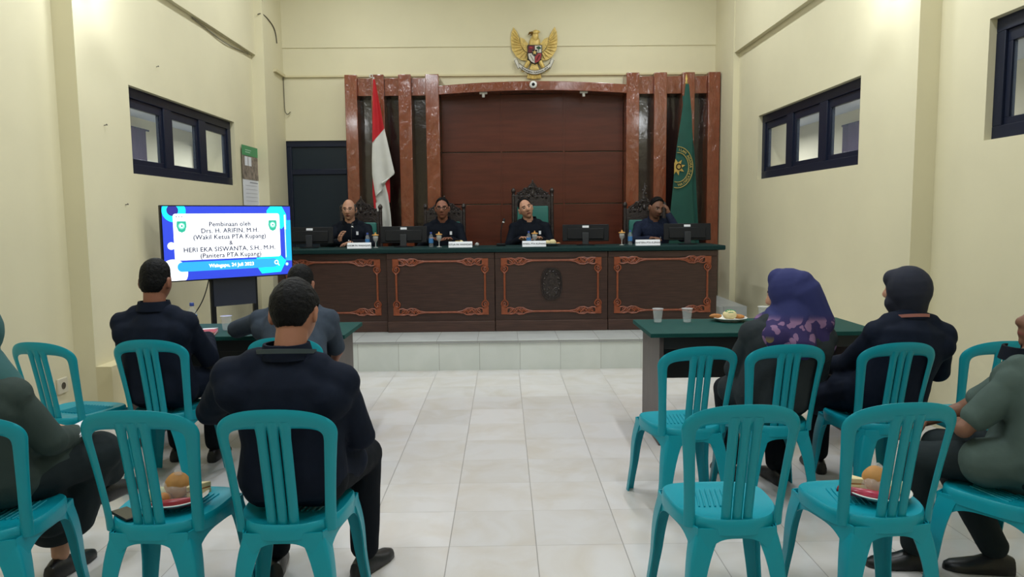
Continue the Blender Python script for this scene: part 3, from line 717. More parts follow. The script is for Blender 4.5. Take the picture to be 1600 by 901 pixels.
for x, y, lab in ((-1.475, 7.93, 'water bottle to the right of the balding person\'s name plate'), (-.787, 7.93, 'water bottle beside the goblet of the person in glasses'),
                  (.272, 7.93, 'water bottle behind the name plate of the person with the tilted head'), (1.375, 7.93, 'water bottle between the goblet and the name plate at the right end')):
    put(bo, fb, (x, y, DT), 0, lab, GRP('water bottles'), .82)
o = put(bo, fb, (-2.105, 4.90, .752), .4, 'water bottle with blue cap on the left green table')
if o.get('group'): del o['group']
o.scale = (1, 1, 1)
def goblet():
    t = thing('goblet', '', 'goblet', group=GRP('stemmed glasses with lids'))
    b = MB(); b.lathe([(0, 0), (.033, 0), (.033, .004), (.008, .012), (.005, .02), (.005, .06), (.012, .07), (.028, .092), (.033, .125), (.03, .15), (.027, .15), (.029, .125), (.024, .095), (0, .078)], n=20); b.build('glass', GOBL, t)
    b = MB(); b.lathe([(0, .151), (.042, .151), (.042, .157), (.03, .163), (.012, .166), (.008, .172), (.011, .18), (.006, .187), (0, .188)], n=20); b.build('lid', mat('orange_gold_lid', '#d09a52', .4), t)
    b = MB(); b.lathe([(0, .09), (.026, .095), (.031, .122), (0, .122)], n=20); b.build('drink', mat('dark_tea', '#2a1a12', .2), t)
    return t
go = goblet(); fg = {}
for x, y, lab in ((-1.388, 7.93, 'stemmed glass with gold lid beside the balding person'), (-.701, 7.93, 'stemmed glass with gold lid beside the person in black-rimmed glasses'),
                  (.337, 7.95, 'stemmed glass with gold lid beside the person with the tilted head'), (1.285, 7.93, 'stemmed glass with gold lid left of the person propping his head')):
    put(go, fg, (x, y, DT), .3, lab, None, .88)
# microphones
def gooseneck(x, y, dx, dy, h, lab):
    t = thing('gooseneck_microphone', lab, 'microphone', (x, y, DT))
    b = MB(); b.box(-.05, .05, -.06, .06, 0, .03); b.build('base', BLACK, t, bevel=.008)
    b = MB(); b.tube([(0, 0, .03), (0, 0, h * .55), (dx * .4, dy * .4, h * .85), (dx, dy, h)], .005, 8); b.build('neck', BLACK, t)
    b = MB(); b.tube([(dx, dy, h - .01), (dx * 1.15, dy * 1.2, h + .012), (dx * 1.3, dy * 1.4, h + .03)], [.011, .015, .009], 12); b.build('head', BLACK, t)
    b = MB(); b.tube([(dx * .92, dy * .92, h - .014), (dx, dy, h - .006)], .0125, 12); b.build('ring', WHITE, t)
gooseneck(-1.66, 7.99, 0, .06, .235, 'gooseneck microphone at the mouth of the balding person')
gooseneck(-.03, 8.05, .03, .03, .27, 'gooseneck microphone standing left of the person with the tilted head')
t = thing('hand_microphone', 'hand microphone lying beside the name plate of the person in glasses', 'microphone', (-.288, 7.9, DT + .024))
b = MB(); b.tube([(.0, 0, 0), (.0, .09, -.004), (0, .2, -.006)], [.013, .014, .011], 12); b.build('handle', BLACK, t)
b = MB(); b.ell((0, -.015, 0), (.024, .026, .024)); b.build('grille', mat('grey_mesh', '#a7a9a8', .4, metal=.5, bump=.4, bump_scale=200), t)
# food
CER = mat('white_ceramic', '#d9d8d3', .25); BREAD = mat('golden_bread', '#b98547', .7, noise_scale=14, noise_amt=.15); CREAMF = mat('cream_cake', '#d8c99a', .7, noise_scale=20, noise_amt=.1)
PINKW = mat('pink_wrapper', '#a33249', .25, noise_scale=18, noise_amt=.5); GREENS = mat('green_sprinkle', '#3f9a6a', .6); FRIED = mat('fried_crust', '#b0763c', .65, noise_scale=25, noise_amt=.3); LETT = mat('pale_green_cake', '#bcc49a', .7, noise_scale=20, noise_amt=.15)
SAUS = mat('dark_red_sausage', '#8f1f2b', .35)
def plate(loc, lab, r=.115, rz=0, m=CER):
    b = MB(); b.lathe([(0, 0), (r * .55, 0), (r * .6, .006), (r * .98, .024), (r, .028), (r * .97, .03), (r * .6, .012), (0, .010)], n=36)
    o = b.build('plate', m, loc=loc); tag(o, lab, 'plate'); return o
def bun(loc, rad, lab, m=BREAD, name='bread_bun', rz=0, cat='bun'):
    me_b = MB(); me_b.ell((0, 0, rad[2] * .92), rad, n=20)
    me = remesh(me_b, .006, 2); wrinkle(me, .0025, 30, seed=loc[0] * 7)
    me.materials.clear(); me.materials.append(m); me.shade_smooth(); o = bpy.data.objects.new(name, me); COL.objects.link(o); o.location = loc; o.rotation_euler.z = rz; return tag(o, lab, cat)
plate((-.5, 8.0, DT), 'small plate of snacks behind the name plate of the person in glasses', .1)
bun((-.545, 8.0, DT + .012), (.045, .04, .02), 'yellow cake slice on the plate of the person in glasses', CREAMF, 'cake_slice', cat='cake')
bun((-.475, 8.01, DT + .012), (.04, .04, .03), 'pale cream cake at the right on the plate of the person in glasses', CREAMF, 'cream_cake', cat='cake')
o = bpy.data.objects.new('x', None)
t = thing('jelly_cup', 'small yellow dessert cup standing on the plate of the person in glasses', 'cup', (-.5, 7.96, DT + .014))
b = MB(); b.lathe([(0, 0), (.02, 0), (.026, .05), (0, .05)], n=16); b.build('cup', CREAMF, t); b = MB(); b.lathe([(0, .05), (.028, .05), (.028, .055), (0, .055)], n=16); b.build('lid', GOLDD, t)
plate((.515, 7.9, DT), 'small dark-sided plate right of the name plate of the person with the tilted head', .105, m=mat('grey_ceramic', '#59686c', .3))
bun((.475, 7.9, DT + .012), (.035, .035, .028), 'cream puff at the left on the plate by the tilted-head person', CREAMF, 'cream_puff', cat='cake')
bun((.53, 7.89, DT + .012), (.04, .035, .032), 'pale steamed bun in the middle of the plate by the tilted-head person', CREAMF, 'steamed_bun')
bun((.585, 7.9, DT + .014), (.03, .03, .014), 'brown fritter at the right on the plate by the tilted-head person', FRIED, 'fritter', cat='fritter')
# ================================================================== television on its stand
TVC = (-2.41, 6.48); TA = atan2(.76, .86)
t = thing('television', 'wide flat television showing a blue slide, left of the bench', 'television', (TVC[0], TVC[1], .985), TA)
b = MB(); b.box(-.575, .575, .0, .045, 0, .645); b.box(-.35, .35, .045, .075, .1, .45); b.build('casing', BLACK, t, bevel=.004)
def em_m(n, c, s=1.0): return mat(n, c, .3, emit=s)
SB = em_m('screen_blue', '#2a3fc0', 1.0); SW = em_m('screen_white', '#f4f8ff', 1.02); SCY = em_m('screen_cyan', '#14dcf0', 1.1); SAZ = em_m('screen_azure', '#2b95ea', 1.1); SDB = em_m('screen_navy', '#2b2a86', .9); SIN = em_m('screen_ink', '#262c48', .7); STL = em_m('screen_teal', '#2aa58a', .9); SLB = em_m('screen_sky', '#1da7d4', .9)
SM = [SB, SW, SCY, SAZ, SDB, SIN, STL, SLB, em_m('screen_mint', '#7fd0bd', .9)]
b = MB(); lay = [0]
PW, PH = 1.126, .625
def sp(x, y): return ((x - .5) * PW, .0105 + (1 - y) * PH)   # slide coordinates 0..1, y down
def poly(pts, k, lift):
    b.cur = k; n = len(b.v); b.add([(sp(x, y)[0], -.0012 - .00035 * lift, sp(x, y)[1]) for x, y in pts], [tuple(range(len(pts)))])
def disc(cx, cy, r, k, lift, n=36, r2=None):
    poly([(max(0, min(1, cx + r * cos(2 * pi * i / n))), max(0, min(1, cy + (r * 1.8) * sin(2 * pi * i / n)))) for i in range(n)], k, lift)
def rrect(x0, x1, y0, y1, r, k, lift):
    pts = []
    for cx, cy, a in ((x1 - r, y0 + r * 1.8, -90), (x1 - r, y1 - r * 1.8, 0), (x0 + r, y1 - r * 1.8, 90), (x0 + r, y0 + r * 1.8, 180)):
        for i in range(7): q = radians(a + 15 * i); pts.append((cx + r * cos(q), cy + 1.8 * r * sin(q)))
    poly(pts, k, lift)
poly([(0, 0), (1, 0), (1, 1), (0, 1)], 0, 0)
poly([(.945, .2), (1, .2), (1, .8), (.945, .8)], 7, 1)
disc(.085, .06, .085, 2, 1); disc(.075, .055, .042, 4, 2)
disc(.06, .9, .105, 1, 1)
poly([(.80, .06), (.83, .0), (.93, 0), (.965, .12), (.965, .25), (.92, .33), (.8, .2)], 2, 1)
poly([(.74, .97), (.70, .86), (.70, .74), (.90, .71), (.95, .80), (.90, .96)], 2, 1)
disc(.055, .53, .028, 1, 1)
rrect(.075, .905, .10, .73, .02, 1, 3)
rrect(.09, .88, .755, .885, .035, 3, 4)
rrect(.945, .958, .12, .34, .006, 1, 4); rrect(.948, .953, .34, .75, .002, 1, 4)
disc(.865, .815, .018, 1, 5); disc(.865, .815, .010, 3, 6); poly([(.872, .835), (.878, .825), (.893, .862), (.887, .87)], 1, 6)
disc(.955, .85, .016, 7, 5); disc(.955, .85, .010, 1, 6)
for i in range(3): disc(.10 + .02 * i, .14, .004, 5, 4)
for cx in (.135, .845):
    poly([(cx - .033, .2), (cx + .033, .2), (cx + .036, .27), (cx + .024, .335), (cx, .355), (cx - .024, .335), (cx - .036, .27)], 6, 4); disc(cx, .265, .024, 8, 5); disc(cx, .262, .015, 1, 6); disc(cx + .002, .265, .008, 6, 7)
def tl(txt, size, cy, k=5, lift=5, cx=.5, sp_=1.04, bold=.0016):
    b.cur = k
    def fn(u, v): q = sp(cx, cy); return (q[0] + u, -.0012 - .00035 * lift, q[1] + v)
    for du, dv in ((-.0012, 0), (.0012, 0), (0, .001), (0, -.001)): b.add(*text_mesh(txt, size, lambda u, v: fn(u + du, v + dv), sp_))
tl('Pembinaan oleh', .056, .275); tl('Drs. H. ARIFIN, M.H.', .056, .365); tl('(Wakil Ketua PTA Kupang)', .056, .452); tl('&', .05, .535)
tl('HERI EKA SISWANTA, S.H., M.H.', .056, .622); tl('(Panitera PTA Kupang)', .056, .708); tl('Waingapu, 24 Juli 2023', .043, .842, 1, 6, .5, 1.0, .0012)
scr = b.build('screen', SM, t)
t = thing('television_stand', 'black metal floor stand with a wide plate under the television', 'stand', (TVC[0] - .02, TVC[1] + .08, 0), TA)
for s in (-1, 1):
    b = MB(); b.box(s * .19 - .02, s * .19 + .02, -.015, .025, .06, 1.3); b.build('upright', BLACK, t, bevel=.004)
    b = MB(); b.tube([(s * .19, .0, .52), (s * .19, -.05, .52)], .02, 10); b.build('clamp_knob', BLACK, t)
    b = MB(); b.box(s * .3 - .025, s * .3 + .025, -.3, .3, .02, .06); b.build('foot', BLACK, t, bevel=.01)
b = MB(); b.box(-.19, .19, -.02, -.012, .74, 1.0); b.build('plate', mat('navy_metal', '#1b2233', .4), t, bevel=.003)
b = MB(); b.box(-.32, .32, -.02, .02, .06, .1); b.build('cross_bar', BLACK, t, bevel=.004)
def cable(pts, lab, r=.0045, m=BLACK):
    cu = bpy.data.curves.new('c', 'CURVE'); cu.dimensions = '3D'; sp_ = cu.splines.new('NURBS'); sp_.points.add(len(pts) - 1)
    for p, q in zip(sp_.points, pts): p.co = (*q, 1)
    sp_.use_endpoint_u = True; sp_.order_u = 4; cu.bevel_depth = r; cu.resolution_u = 8; cu.bevel_resolution = 2
    o = bpy.data.objects.new('c', cu); COL.objects.link(o); me = bpy.data.meshes.new_from_object(o.evaluated_get(bpy.context.evaluated_depsgraph_get())); bpy.data.objects.remove(o); bpy.data.curves.remove(cu)
    me.materials.clear(); me.materials.append(m); me.shade_smooth(); me.name = 'cable'; o = bpy.data.objects.new('cable', me); COL.objects.link(o); return tag(o, lab, 'cable')
cable([(-2.60, 6.44, 1.0), (-2.62, 6.40, .85), (-2.68, 6.36, .72), (-2.78, 6.4, .62), (-2.85, 6.5, .75), (-2.8, 6.6, .5), (-2.7, 6.4, .1), (-2.72, 6.3, .01)], 'black cable looping from the left half of the television')
cable([(-2.08, 6.86, 1.05), (-2.06, 6.95, .9), (-2.09, 6.93, .75), (-2.16, 6.88, .55), (-2.2, 6.85, .2), (-2.2, 6.8, .01)], 'thin black cable hanging from the right half of the television')
cable([(-2.985, 7.3, 3.45), (-2.985, 7.7, 3.44), (-2.985, 8.1, 3.38), (-2.985, 8.5, 3.43), (-2.985, 8.9, 3.45)], 'thin grey cable sagging under the left wall beam', .006, mat('grey_cable', '#8e8a78', .6))
cable([(-2.84, 9.72, 3.36), (-2.84, 9.735, 3.2), (-2.842, 9.73, 2.95), (-2.83, 9.72, 2.87), (-2.79, 9.73, 2.86), (-2.77, 9.74, 2.9)], 'loose grey wire hanging in the back left corner', .006, mat('grey_wire', '#6e6a58', .6))
cable([(-2.9, 8.99, 3.93), (-2.87, 8.985, 3.95), (-2.843, 9.05, 3.95), (-2.843, 9.35, 3.92), (-2.843, 9.5, 3.86), (-2.843, 9.52, 3.72)], 'short dark wire across the back left pillar, above the flag', .007, mat('dark_wire', '#5d5848', .6))
for yy, zz, lab in ((6.52, 2.83, 'small dark nail in the left wall above the left window'), (5.62, 2.22, 'small dark nail in the left wall before the left window'), (5.86, 1.63, 'small dark hook mark low on the left wall, left of the television')):
    b = MB(); b.tube([(0, 0, 0), (.02, 0, .004)], .003, 8); b.tube([(.02, 0, .004), (.023, 0, .005)], .007, 8); o = b.build('wall_nail', mat('rusty_nail', '#4a443c', .6), loc=(XL, yy, zz)); tag(o, lab, 'nail')
# calendar and socket on the left wall
t = thing('wall_calendar', 'paper calendar with green header hanging right of the left window', 'calendar', (-2.985, 8.75, 1.67))
b = MB(); w = .275
GH = mat('green_print', '#4f9563', .7); PHO = mat('sepia_print', '#8b7f74', .7, noise_scale=14, noise_amt=.55)
def leaf(m, z0, z1, nm, x=0.0, y0=-w, y1=w): b = MB(); b.loft([[(x - .002, y0, z), (x + .002, y0, z), (x + .002, y1, z), (x - .002, y1, z)] for z in (z0, (z0 + z1) / 2, z1)]); return b.build(nm, m, t)
leaf(GH, .575, .69, 'header_strip', .008); leaf(PHO, .30, .575, 'picture_sheet', .006); leaf(PAPER, 0, .30, 'date_sheet', .004)
b = MB()
for k in range(2): b.box(.0085, .009, -.2 + .12 * k, -.1 + .12 * k, .46, .565)
b.build('white_windows', PAPER, t)
b = MB()
for i in range(5): b.box(.0065, .007, -.2, .2, .05 + .045 * i, .053 + .045 * i)
b.box(.0065, .007, -.05, .22, .262, .275); b.build('date_lines', mat('grey_print', '#9a9ca6', .8), t)
b = MB()
for i in range(2): b.box(.0105, .011, -.18, .02 - .03 * i, .635 - .025 * i, .645 - .025 * i)
b.build('header_lines', mat('pale_print', '#a9cdb2', .8), t)
t = thing('wall_socket', 'white power socket low on the left wall', 'socket', (NXL + .001, 5.115, .345))
b = MB(); b.box(0, .018, -.055, .055, -.055, .055); b.build('cover', mat('ivory_plastic', '#cfc9b4', .5), t, bevel=.006)
RY = Matrix.Rotation(radians(90), 3, 'Y')
b = MB(); b.lathe([(0, .0), (.024, .0), (.024, .003), (.02, .0015), (0, .0015)], (.0175, 0, 0), 20, RY); b.build('recess', mat('brown_plastic', '#4a443a', .5), t)
# ================================================================== green-topped tables
TSIDE = mat('grey_brown_laminate', '#4a4140', .45, noise_scale=5, noise_amt=.15, stretch=(3, 3, .6)); TDARK = mat('dark_laminate', '#171b20', .5)
def table(cx, y0, y1, hw, lab):
    t = thing('table', lab, 'table', (cx, (y0 + y1) / 2, 0)); h = (y1 - y0) / 2
    b = MB(); b.box(-hw, hw, -h, h, .722, .75); b.build('tabletop', GREENT, t, bevel=.004)
    for s in (-1, 1):
        x = s * (hw - .08); b = MB(); b.box(x - .014, x + .014, -h + .04, h - .04, 0, .722); b.build('side_panel', TSIDE, t, bevel=.002)
    b = MB(); b.box(-hw + .094, hw - .094, h - .075, h - .055, .33, .722); b.build('modesty_panel', TDARK, t, bevel=.002)
    b = MB(); b.box(-hw + .094, hw - .094, -h + .06, -h + .08, .64, .722); b.build('apron', TDARK, t, bevel=.002)
    return t
table(1.68, 4.61, 5.26, .745, 'green-topped table in front of the two veiled people at the right')
table(-1.785, 4.70, 5.30, .745, 'green-topped table in front of the people at the left, below the television')
def cup(x, y, lab, r=1.0):
    t = thing('plastic_cup', lab, 'cup', (x, y, .751))
    b = MB(); b.lathe([(0, 0), (.026, 0), (.0265, .003), (.036, .092), (.04, .094), (.04, .097), (.035, .096), (.0255, .004), (0, .004)], n=24); b.build('cup_wall', CLEAR, t)
    b = MB(); b.lathe([(0, .005), (.0255, .005), (.0335, .08), (0, .08)], n=24); b.build('water', WATER, t)
    b = MB(); b.lathe([(0, .0965), (.039, .0965), (.039, .0985), (0, .0985)], n=24); b.build('film_lid', glass('film_lid', (.9, .92, .95), .45), t)
cup(1.084, 5.10, 'leftmost plastic cup of water on the right green table'); cup(1.289, 5.09, 'plastic cup of water between the other cup and the snack plate on the right table')
cup(1.85, 5.15, 'plastic cup beside the face of the person in the patterned blue veil'); cup(-1.905, 4.97, 'plastic cup of water on the left green table, right of the bottle')
plate((1.60, 5.13, .75), 'white plate of fried snacks on the right green table', .125)
bun((1.50, 5.12, .772), (.05, .022, .018), 'long brown fritter over the left rim of the plate on the right table', FRIED, 'fritter', .2, 'fritter')
bun((1.60, 5.12, .765), (.05, .045, .034), 'pale cake with green sprinkles on the plate on the right table', CREAMF, 'sprinkled_cake', 0, 'cake')
b = MB(); rnd = random.Random(5)
for k in range(26):
    a = rnd.random() * 6.28; r = .04 * sqrt(rnd.random()); b.ell((r * cos(a), r * sin(a) * .9, .067 - r * r * 9), (.006, .004, .0035), n=6)
o = b.build('sprinkles', GREENS, loc=(1.60, 5.12, .765)); o.parent = bpy.data.objects['sprinkled_cake']; o.location = (0, 0, 0)
bun((1.665, 5.13, .768), (.045, .03, .016), 'flat brown fritter at the right of the plate on the right table', FRIED, 'fritter', -.2, 'fritter')
t = thing('notebook', 'red notebook lying beside the water bottle on the left green table', 'notebook', (-1.99, 4.82, .751), .25)
b = MB(); b.box(-.07, .07, -.095, .095, 0, .002); b.box(-.07, .07, -.095, .095, .014, .016); b.box(-.072, -.07, -.095, .095, 0, .016); b.build('cover', mat('red_cover', '#a81f2e', .5), t); b = MB(); b.box(-.07, .067, -.092, .092, .002, .014); b.build('pages', PAPER, t)
b = MB(); b.loft([[(-.05, y, z), (.05, y, z + .004), (.05, y, z + .005), (-.05, y, z + .001)] for y, z in ((-.07, 0), (0, .004), (.07, .001))]); o = b.build('paper_slip', PAPER, loc=(-2.04, 4.97, .752)); tag(o, 'small white paper slip between bottle and notebook on the left table', 'paper')
# ================================================================== teal plastic chairs
def BK(u, z):
    t = (z - .42) / .45
    return Vector((u, -.165 - .088 * max(t, 0) ** 1.15 + .05 * (u / .2) ** 2 * (1 - .25 * t), z))
def outer(n=30):
    pts = []
    for i in range(9):
        t = i / 9; z = .40 + .37 * t; pts.append((.178 + .029 * (t ** 1.6), z))
    for i in range(n // 2 + 1):
        a = (pi / 2) * i / (n // 2); pts.append((.207 * max(cos(a), 0) ** (2 / 2.3), .77 + .1 * sin(a) ** (2 / 2.3)))
    return pts
def inner(n=30):
    pts = []
    for i in range(9):
        t = i / 9; z = .40 + .345 * t; pts.append((.139 + .023 * t, z))
    for i in range(n // 2 + 1):
        a = (pi / 2) * i / (n // 2); pts.append((.162 * max(cos(a), 0) ** (2 / 3.6), .745 + .055 * sin(a) ** (2 / 3.6)))
    return pts
def ribbon(b, L, R, th=.004, bulge=.006, m=6):
    rings = []
    for p, q in zip(L, R):
        bk, fr = [], []
        for j in range(m + 1):
            s = j / m; u = p[0] + s * (q[0] - p[0]); z = p[1] + s * (q[1] - p[1]); e = 1 - (2 * s - 1) ** 4
            c = BK(u, z); bk.append(c + Vector((0, -th * (.3 + .7 * e) - bulge * (1 - (2 * s - 1) ** 2), 0))); fr.append(c + Vector((0, th * (.3 + .7 * e), 0)))
        rings.append(bk + fr[::-1])
    b.loft(rings)
def seat_outline(s, z, dy=0):
    pts = []
    for k in range(48):
        a = 2 * pi * k / 48; c, q = cos(a), sin(a); e = 2 / (3.2 if q > 0 else 2.5)
        x = (abs(c) ** e) * (1 if c > 0 else -1); y = (abs(q) ** e) * (1 if q > 0 else -1)
        w = .19 + .014 * y; pts.append(Vector((x * w * s, .015 + dy + y * .205 * s, z + (.012 * max(0, y) ** 3 * -1 if s > .9 else 0))))
    return pts
def make_chair():
    t = thing('plastic_chair', '', 'chair', group='teal plastic chairs')
    b = MB(); L, R = outer(), inner(); full = lambda P: [(-u, z) for u, z in P] + [(u, z) for u, z in P[::-1][1:]]
    ribbon(b, full(L), full(R), .004, .005)
    for u0 in (-.041, 0, .041):
        l, r = [], []
        for i in range(15):
            z = .40 + .425 * i / 14; w = .0175 + .012 * max(0, (z - .775) / .05) ** 2; l.append((u0 * (1 - .06 * (1 - i / 14)) - w, z)); r.append((u0 * (1 - .06 * (1 - i / 14)) + w, z))
        ribbon(b, l, r, .0042, .006, 4)
    # small fillets where the openings meet the top band
    b.build('backrest', TEAL, t, angle=60)
    b = MB(); rings = [seat_outline(s, z) for s, z in ((.02, .425), (.5, .427), (.8, .432), (.93, .44), (.985, .442), (1.01, .436), (1.02, .42), (1.02, .388), (.995, .388), (.985, .415), (.9, .424), (.5, .419), (.02, .417))]
    b.loft(rings)
    tops = {(-1, -1): (-.14, -.176), (1, -1): (.14, -.176), (-1, 1): (-.19, .195), (1, 1): (.19, .195)}
    feet = {(-1, -1): (-.205, -.215), (1, -1): (.205, -.215), (-1, 1): (-.236, .222), (1, 1): (.236, .222)}
    order = [(-1, -1), (1, -1), (1, 1), (-1, 1)]
    for i in range(4):
        k0, k1 = order[i], order[(i + 1) % 4]; p, q = Vector(tops[k0]), Vector(tops[k1]); d = q - p; nrm = Vector((d.y, -d.x)).normalized(); rings = []
        for j in range(25):
            s = j / 24; bow = (.018 if i else .012) * (1 - (2 * s - 1) ** 2); e = abs(2 * s - 1); low = .395 - .02 - .105 * e ** 3.2
            c = p + d * s + nrm * bow; sp_ = nrm * (.012 * e ** 3)
            rings.append([Vector((c.x, c.y, .41)), Vector((c.x + sp_.x, c.y + sp_.y, low)), Vector((c.x + sp_.x - nrm.x * .005, c.y + sp_.y - nrm.y * .005, low)), Vector((c.x - nrm.x * .005, c.y - nrm.y * .005, .41))])
        b.loft(rings)
    # little drain holes' rim: embossed rib panel of the seat
    for k in range(11):
        x = -.1 + .02 * k; b.tube([(x - .012, -.03, .4285), (x + .006, .05, .4285), (x + .02, .13, .4315)], .0035, 6)
    b.build('seat', TEAL, t, angle=50)
    for key in order:
        b = MB(); sx, sy = key; p, q = Vector(tops[key]), Vector(feet[key]); rings = []
        for j in range(13):
            s = j / 12; z = .405 * (1 - s) ; c = p.lerp(q, s) + Vector((sx, sy * .5)) * .012 * sin(pi * min(1, s * 1.6)) * (1 - s)
            w = .04 * (1 - s) ** 1.8 + .044; th = .006; r_ = .012
            out = [(-w, 0), (-r_, 0), (-r_ * .3, -r_ * .3), (0, -r_), (0, -w), (-th, -w), (-th, -r_ - th * .5), (-r_ - th * .5, -th), (-w, -th)]
            rings.append([Vector((c.x + sx * u, c.y + sy * v, z)) for u, v in out])
        b.loft(rings); b.build('leg', TEAL, t, angle=45)
    return t
CH = {}
proto = make_chair(); fc = {}
def chair(key, top, th, lab):
    """top = where the middle of the back's upper edge stands"""
    a = radians(th); x = top[0] - .255 * sin(a); y = top[1] + .255 * cos(a)
    put(proto, fc, (x, y, 0), a, lab, 'teal plastic chairs'); CH[key] = (x, y, a); return x, y
chair('F1', (.812, 2.375), 2, 'empty teal plastic chair in the right front pair, beside the aisle')
chair('F2', (1.361, 2.375), 4, 'teal plastic chair with a plate of snacks on its seat, right front row')
chair('L1', (-1.263, 2.403), -2, 'teal plastic chair at the left with a snack plate and phone on its seat')
chair('L2', (-.785, 2.387), 0, 'teal plastic chair under the nearest person in navy jacket with a lanyard')
chair('R1', (.96, 3.468), 8, 'empty teal plastic chair behind the right table, beside the aisle')
chair('R2', (1.40, 3.50), 4, 'teal plastic chair under the person in the patterned blue veil')
chair('R3', (1.965, 3.515), 5, 'teal plastic chair under the person in the dark navy veil')
chair('R4', (2.49, 3.52), 0, 'empty teal plastic chair against the right wall, behind the seated person at the edge')
chair('L3', (-1.925, 3.87), -2, 'teal plastic chair under the person in black jacket facing the left table')
chair('L4', (-1.203, 3.89), 0, 'teal plastic chair under the person in grey-blue shirt leaning on the left table')
chair('L5', (-2.49, 3.83), -14, 'empty teal plastic chair beside the wall socket at the left wall')
chair('N1', (-1.82, 2.34), 11, 'teal plastic chair cut by the left edge, under the person in dark skirt')
chair('N2', (2.07, 2.45), 27, 'teal plastic chair cut by the right edge, under the person in grey-green shirt')
# snacks on the two front seats
def on_chair(k, lx, ly, z=.4415):
    x, y, a = CH[k]; return (x + lx * cos(a) - ly * sin(a), y + lx * sin(a) + ly * cos(a), z)
def snack_plate(k, lx, ly, where, flip):
    p = on_chair(k, lx, ly); plate(p, 'white plate of wrapped snacks on ' + where, .118)
    def q(dx, dy, dz=.014): return (p[0] + dx, p[1] + dy, p[2] + dz)
    s = -1 if flip else 1
    bun(q(.0, .02), (.048, .046, .05), 'round golden bun in cling wrap on ' + where, BREAD)
    t = thing('sausage', 'red wrapped sausage at the near rim of the plate on ' + where, 'sausage', q(.03, -.068, .022) if not flip else q(-.07, -.035, .024), .3 if not flip else -.55)
    b = MB(); b.tube([(-.075, 0, 0), (-.06, 0, .002), (0, -.008, .004), (.06, 0, .002), (.075, 0, 0)], [.006, .016, .018, .016, .006], 12); b.build('wrapper', PINKW if flip else SAUS, t)
    b = MB(); b.tube([(.074, 0, 0), (.09, .002, .003)], [.006, .013], 8); b.build('twisted_end', SAUS, t)
    b = MB(); b.tube([(-.074, 0, 0), (-.09, .002, .003)], [.006, .013], 8); b.build('twisted_end', SAUS, t)
    t = thing('cake_slice', 'pale layered cake slice on the plate on ' + where, 'cake', q(.068 * s, .035, .016), .5 * s)
    b = MB(); b.prism([(-.04, -.03), (.05, 0), (-.04, .035)], lambda u, v, d: (u, v, d), 0, .022); b.build('lower_layer', CREAMF, t, bevel=.003)
    b = MB(); b.prism([(-.04, -.03), (.05, 0), (-.04, .035)], lambda u, v, d: (u, v, d), .026, .045); b.build('upper_layer', CREAMF, t, bevel=.003)
    b = MB(); b.prism([(-.039, -.029), (.048, 0), (-.039, .034)], lambda u, v, d: (u, v, d), .022, .026); b.build('filling', FRIED, t)
    bun(q(-.062 * s, -.012), (.045, .032, .026), 'pale green steamed cake at one side of the plate on ' + where, LETT, 'steamed_cake', .3, 'cake')
    bun(q(-.03 * s, -.045), (.035, .025, .02), 'small brown fritter at the near side of the plate on ' + where, FRIED, 'fritter', .8, 'fritter')
    b = MB(); b.ell((0, 0, .03), (.062, .055, .048), n=18); b.tube([(0, .01, .07), (.004, .012, .09), (.014, .006, .108)], [.008, .011, .02], 8); me = remesh(b, .007, 2); wrinkle(me, .006, 26, seed=4)
    o = link_mesh('cling_wrap', me, WRAP, None); o.location = q(-.005 * s, .01, .006); tag(o, 'crumpled clear cling wrap over the bun on ' + where, 'wrap')
snack_plate('L1', .005, .02, 'the left front chair', False)
snack_plate('F2', .055, .01, 'the right front chair', True)
t = thing('phone', 'black phone lying on the seat of the left front chair, left of the plate', 'phone', on_chair('L1', -.118, -.098), .9); t.scale = (.85, .85, 1)
b = MB(); b.box(-.036, .036, -.075, .075, 0, .009); b.build('case', BLACK, t, bevel=.004); b = MB(); b.box(-.033, .033, -.071, .071, .0088, .0096); b.build('glass_face', BLACKG, t)
# ================================================================== people
HD = (.076, .097, .121)
def sst(a, b, x): t = max(0, min(1, (x - a) / (b - a))); return t * t * (3 - 2 * t)
def gs(x, w): return math.exp(-(x / w) ** 2)
def head_pt(d, feat=True, off=0.0):
    x, y, z = d.x * (HD[0] + off), d.y * (HD[1] + off), d.z * (HD[2] + off)
    if z < 0:
        t = min(1, -z / HD[2]); x *= 1 - .30 * t ** 1.8
        y *= (1 - .05 * t) if y > 0 else (1 - .38 * t ** 1.2)
        if y > 0: y += .006 * t
    if y > 0: y *= 1 - .10 * (1 - (x / HD[0]) ** 2) * sst(-.02, .06, z) * .6
    if feat and d.y > .15:
        y += .007 * gs(z - .030, .013) * gs(abs(x) - .026, .026)           # brow
        y -= .010 * gs(z - .008, .014) * gs(abs(x) - .031, .016)           # sockets
        y += .005 * gs(z + .018, .02) * gs(abs(x) - .042, .018)            # cheekbones
        nz = sst(.028, -.022, z) * sst(-.046, -.03, z)
        y += (.006 + .021 * nz) * gs(x, .0095 + .008 * nz) * sst(-.045, -.034, z) * sst(.05, .02, z)
        y += .0075 * gs(z + .060, .010) * gs(x, .024); y -= .004 * gs(z + .0605, .0028) * gs(x, .022)
        y += .008 * gs(z + .098, .016) * gs(x, .024); y -= .004 * gs(z + .079, .008) * gs(x, .024)
    return Vector((x, y, z))
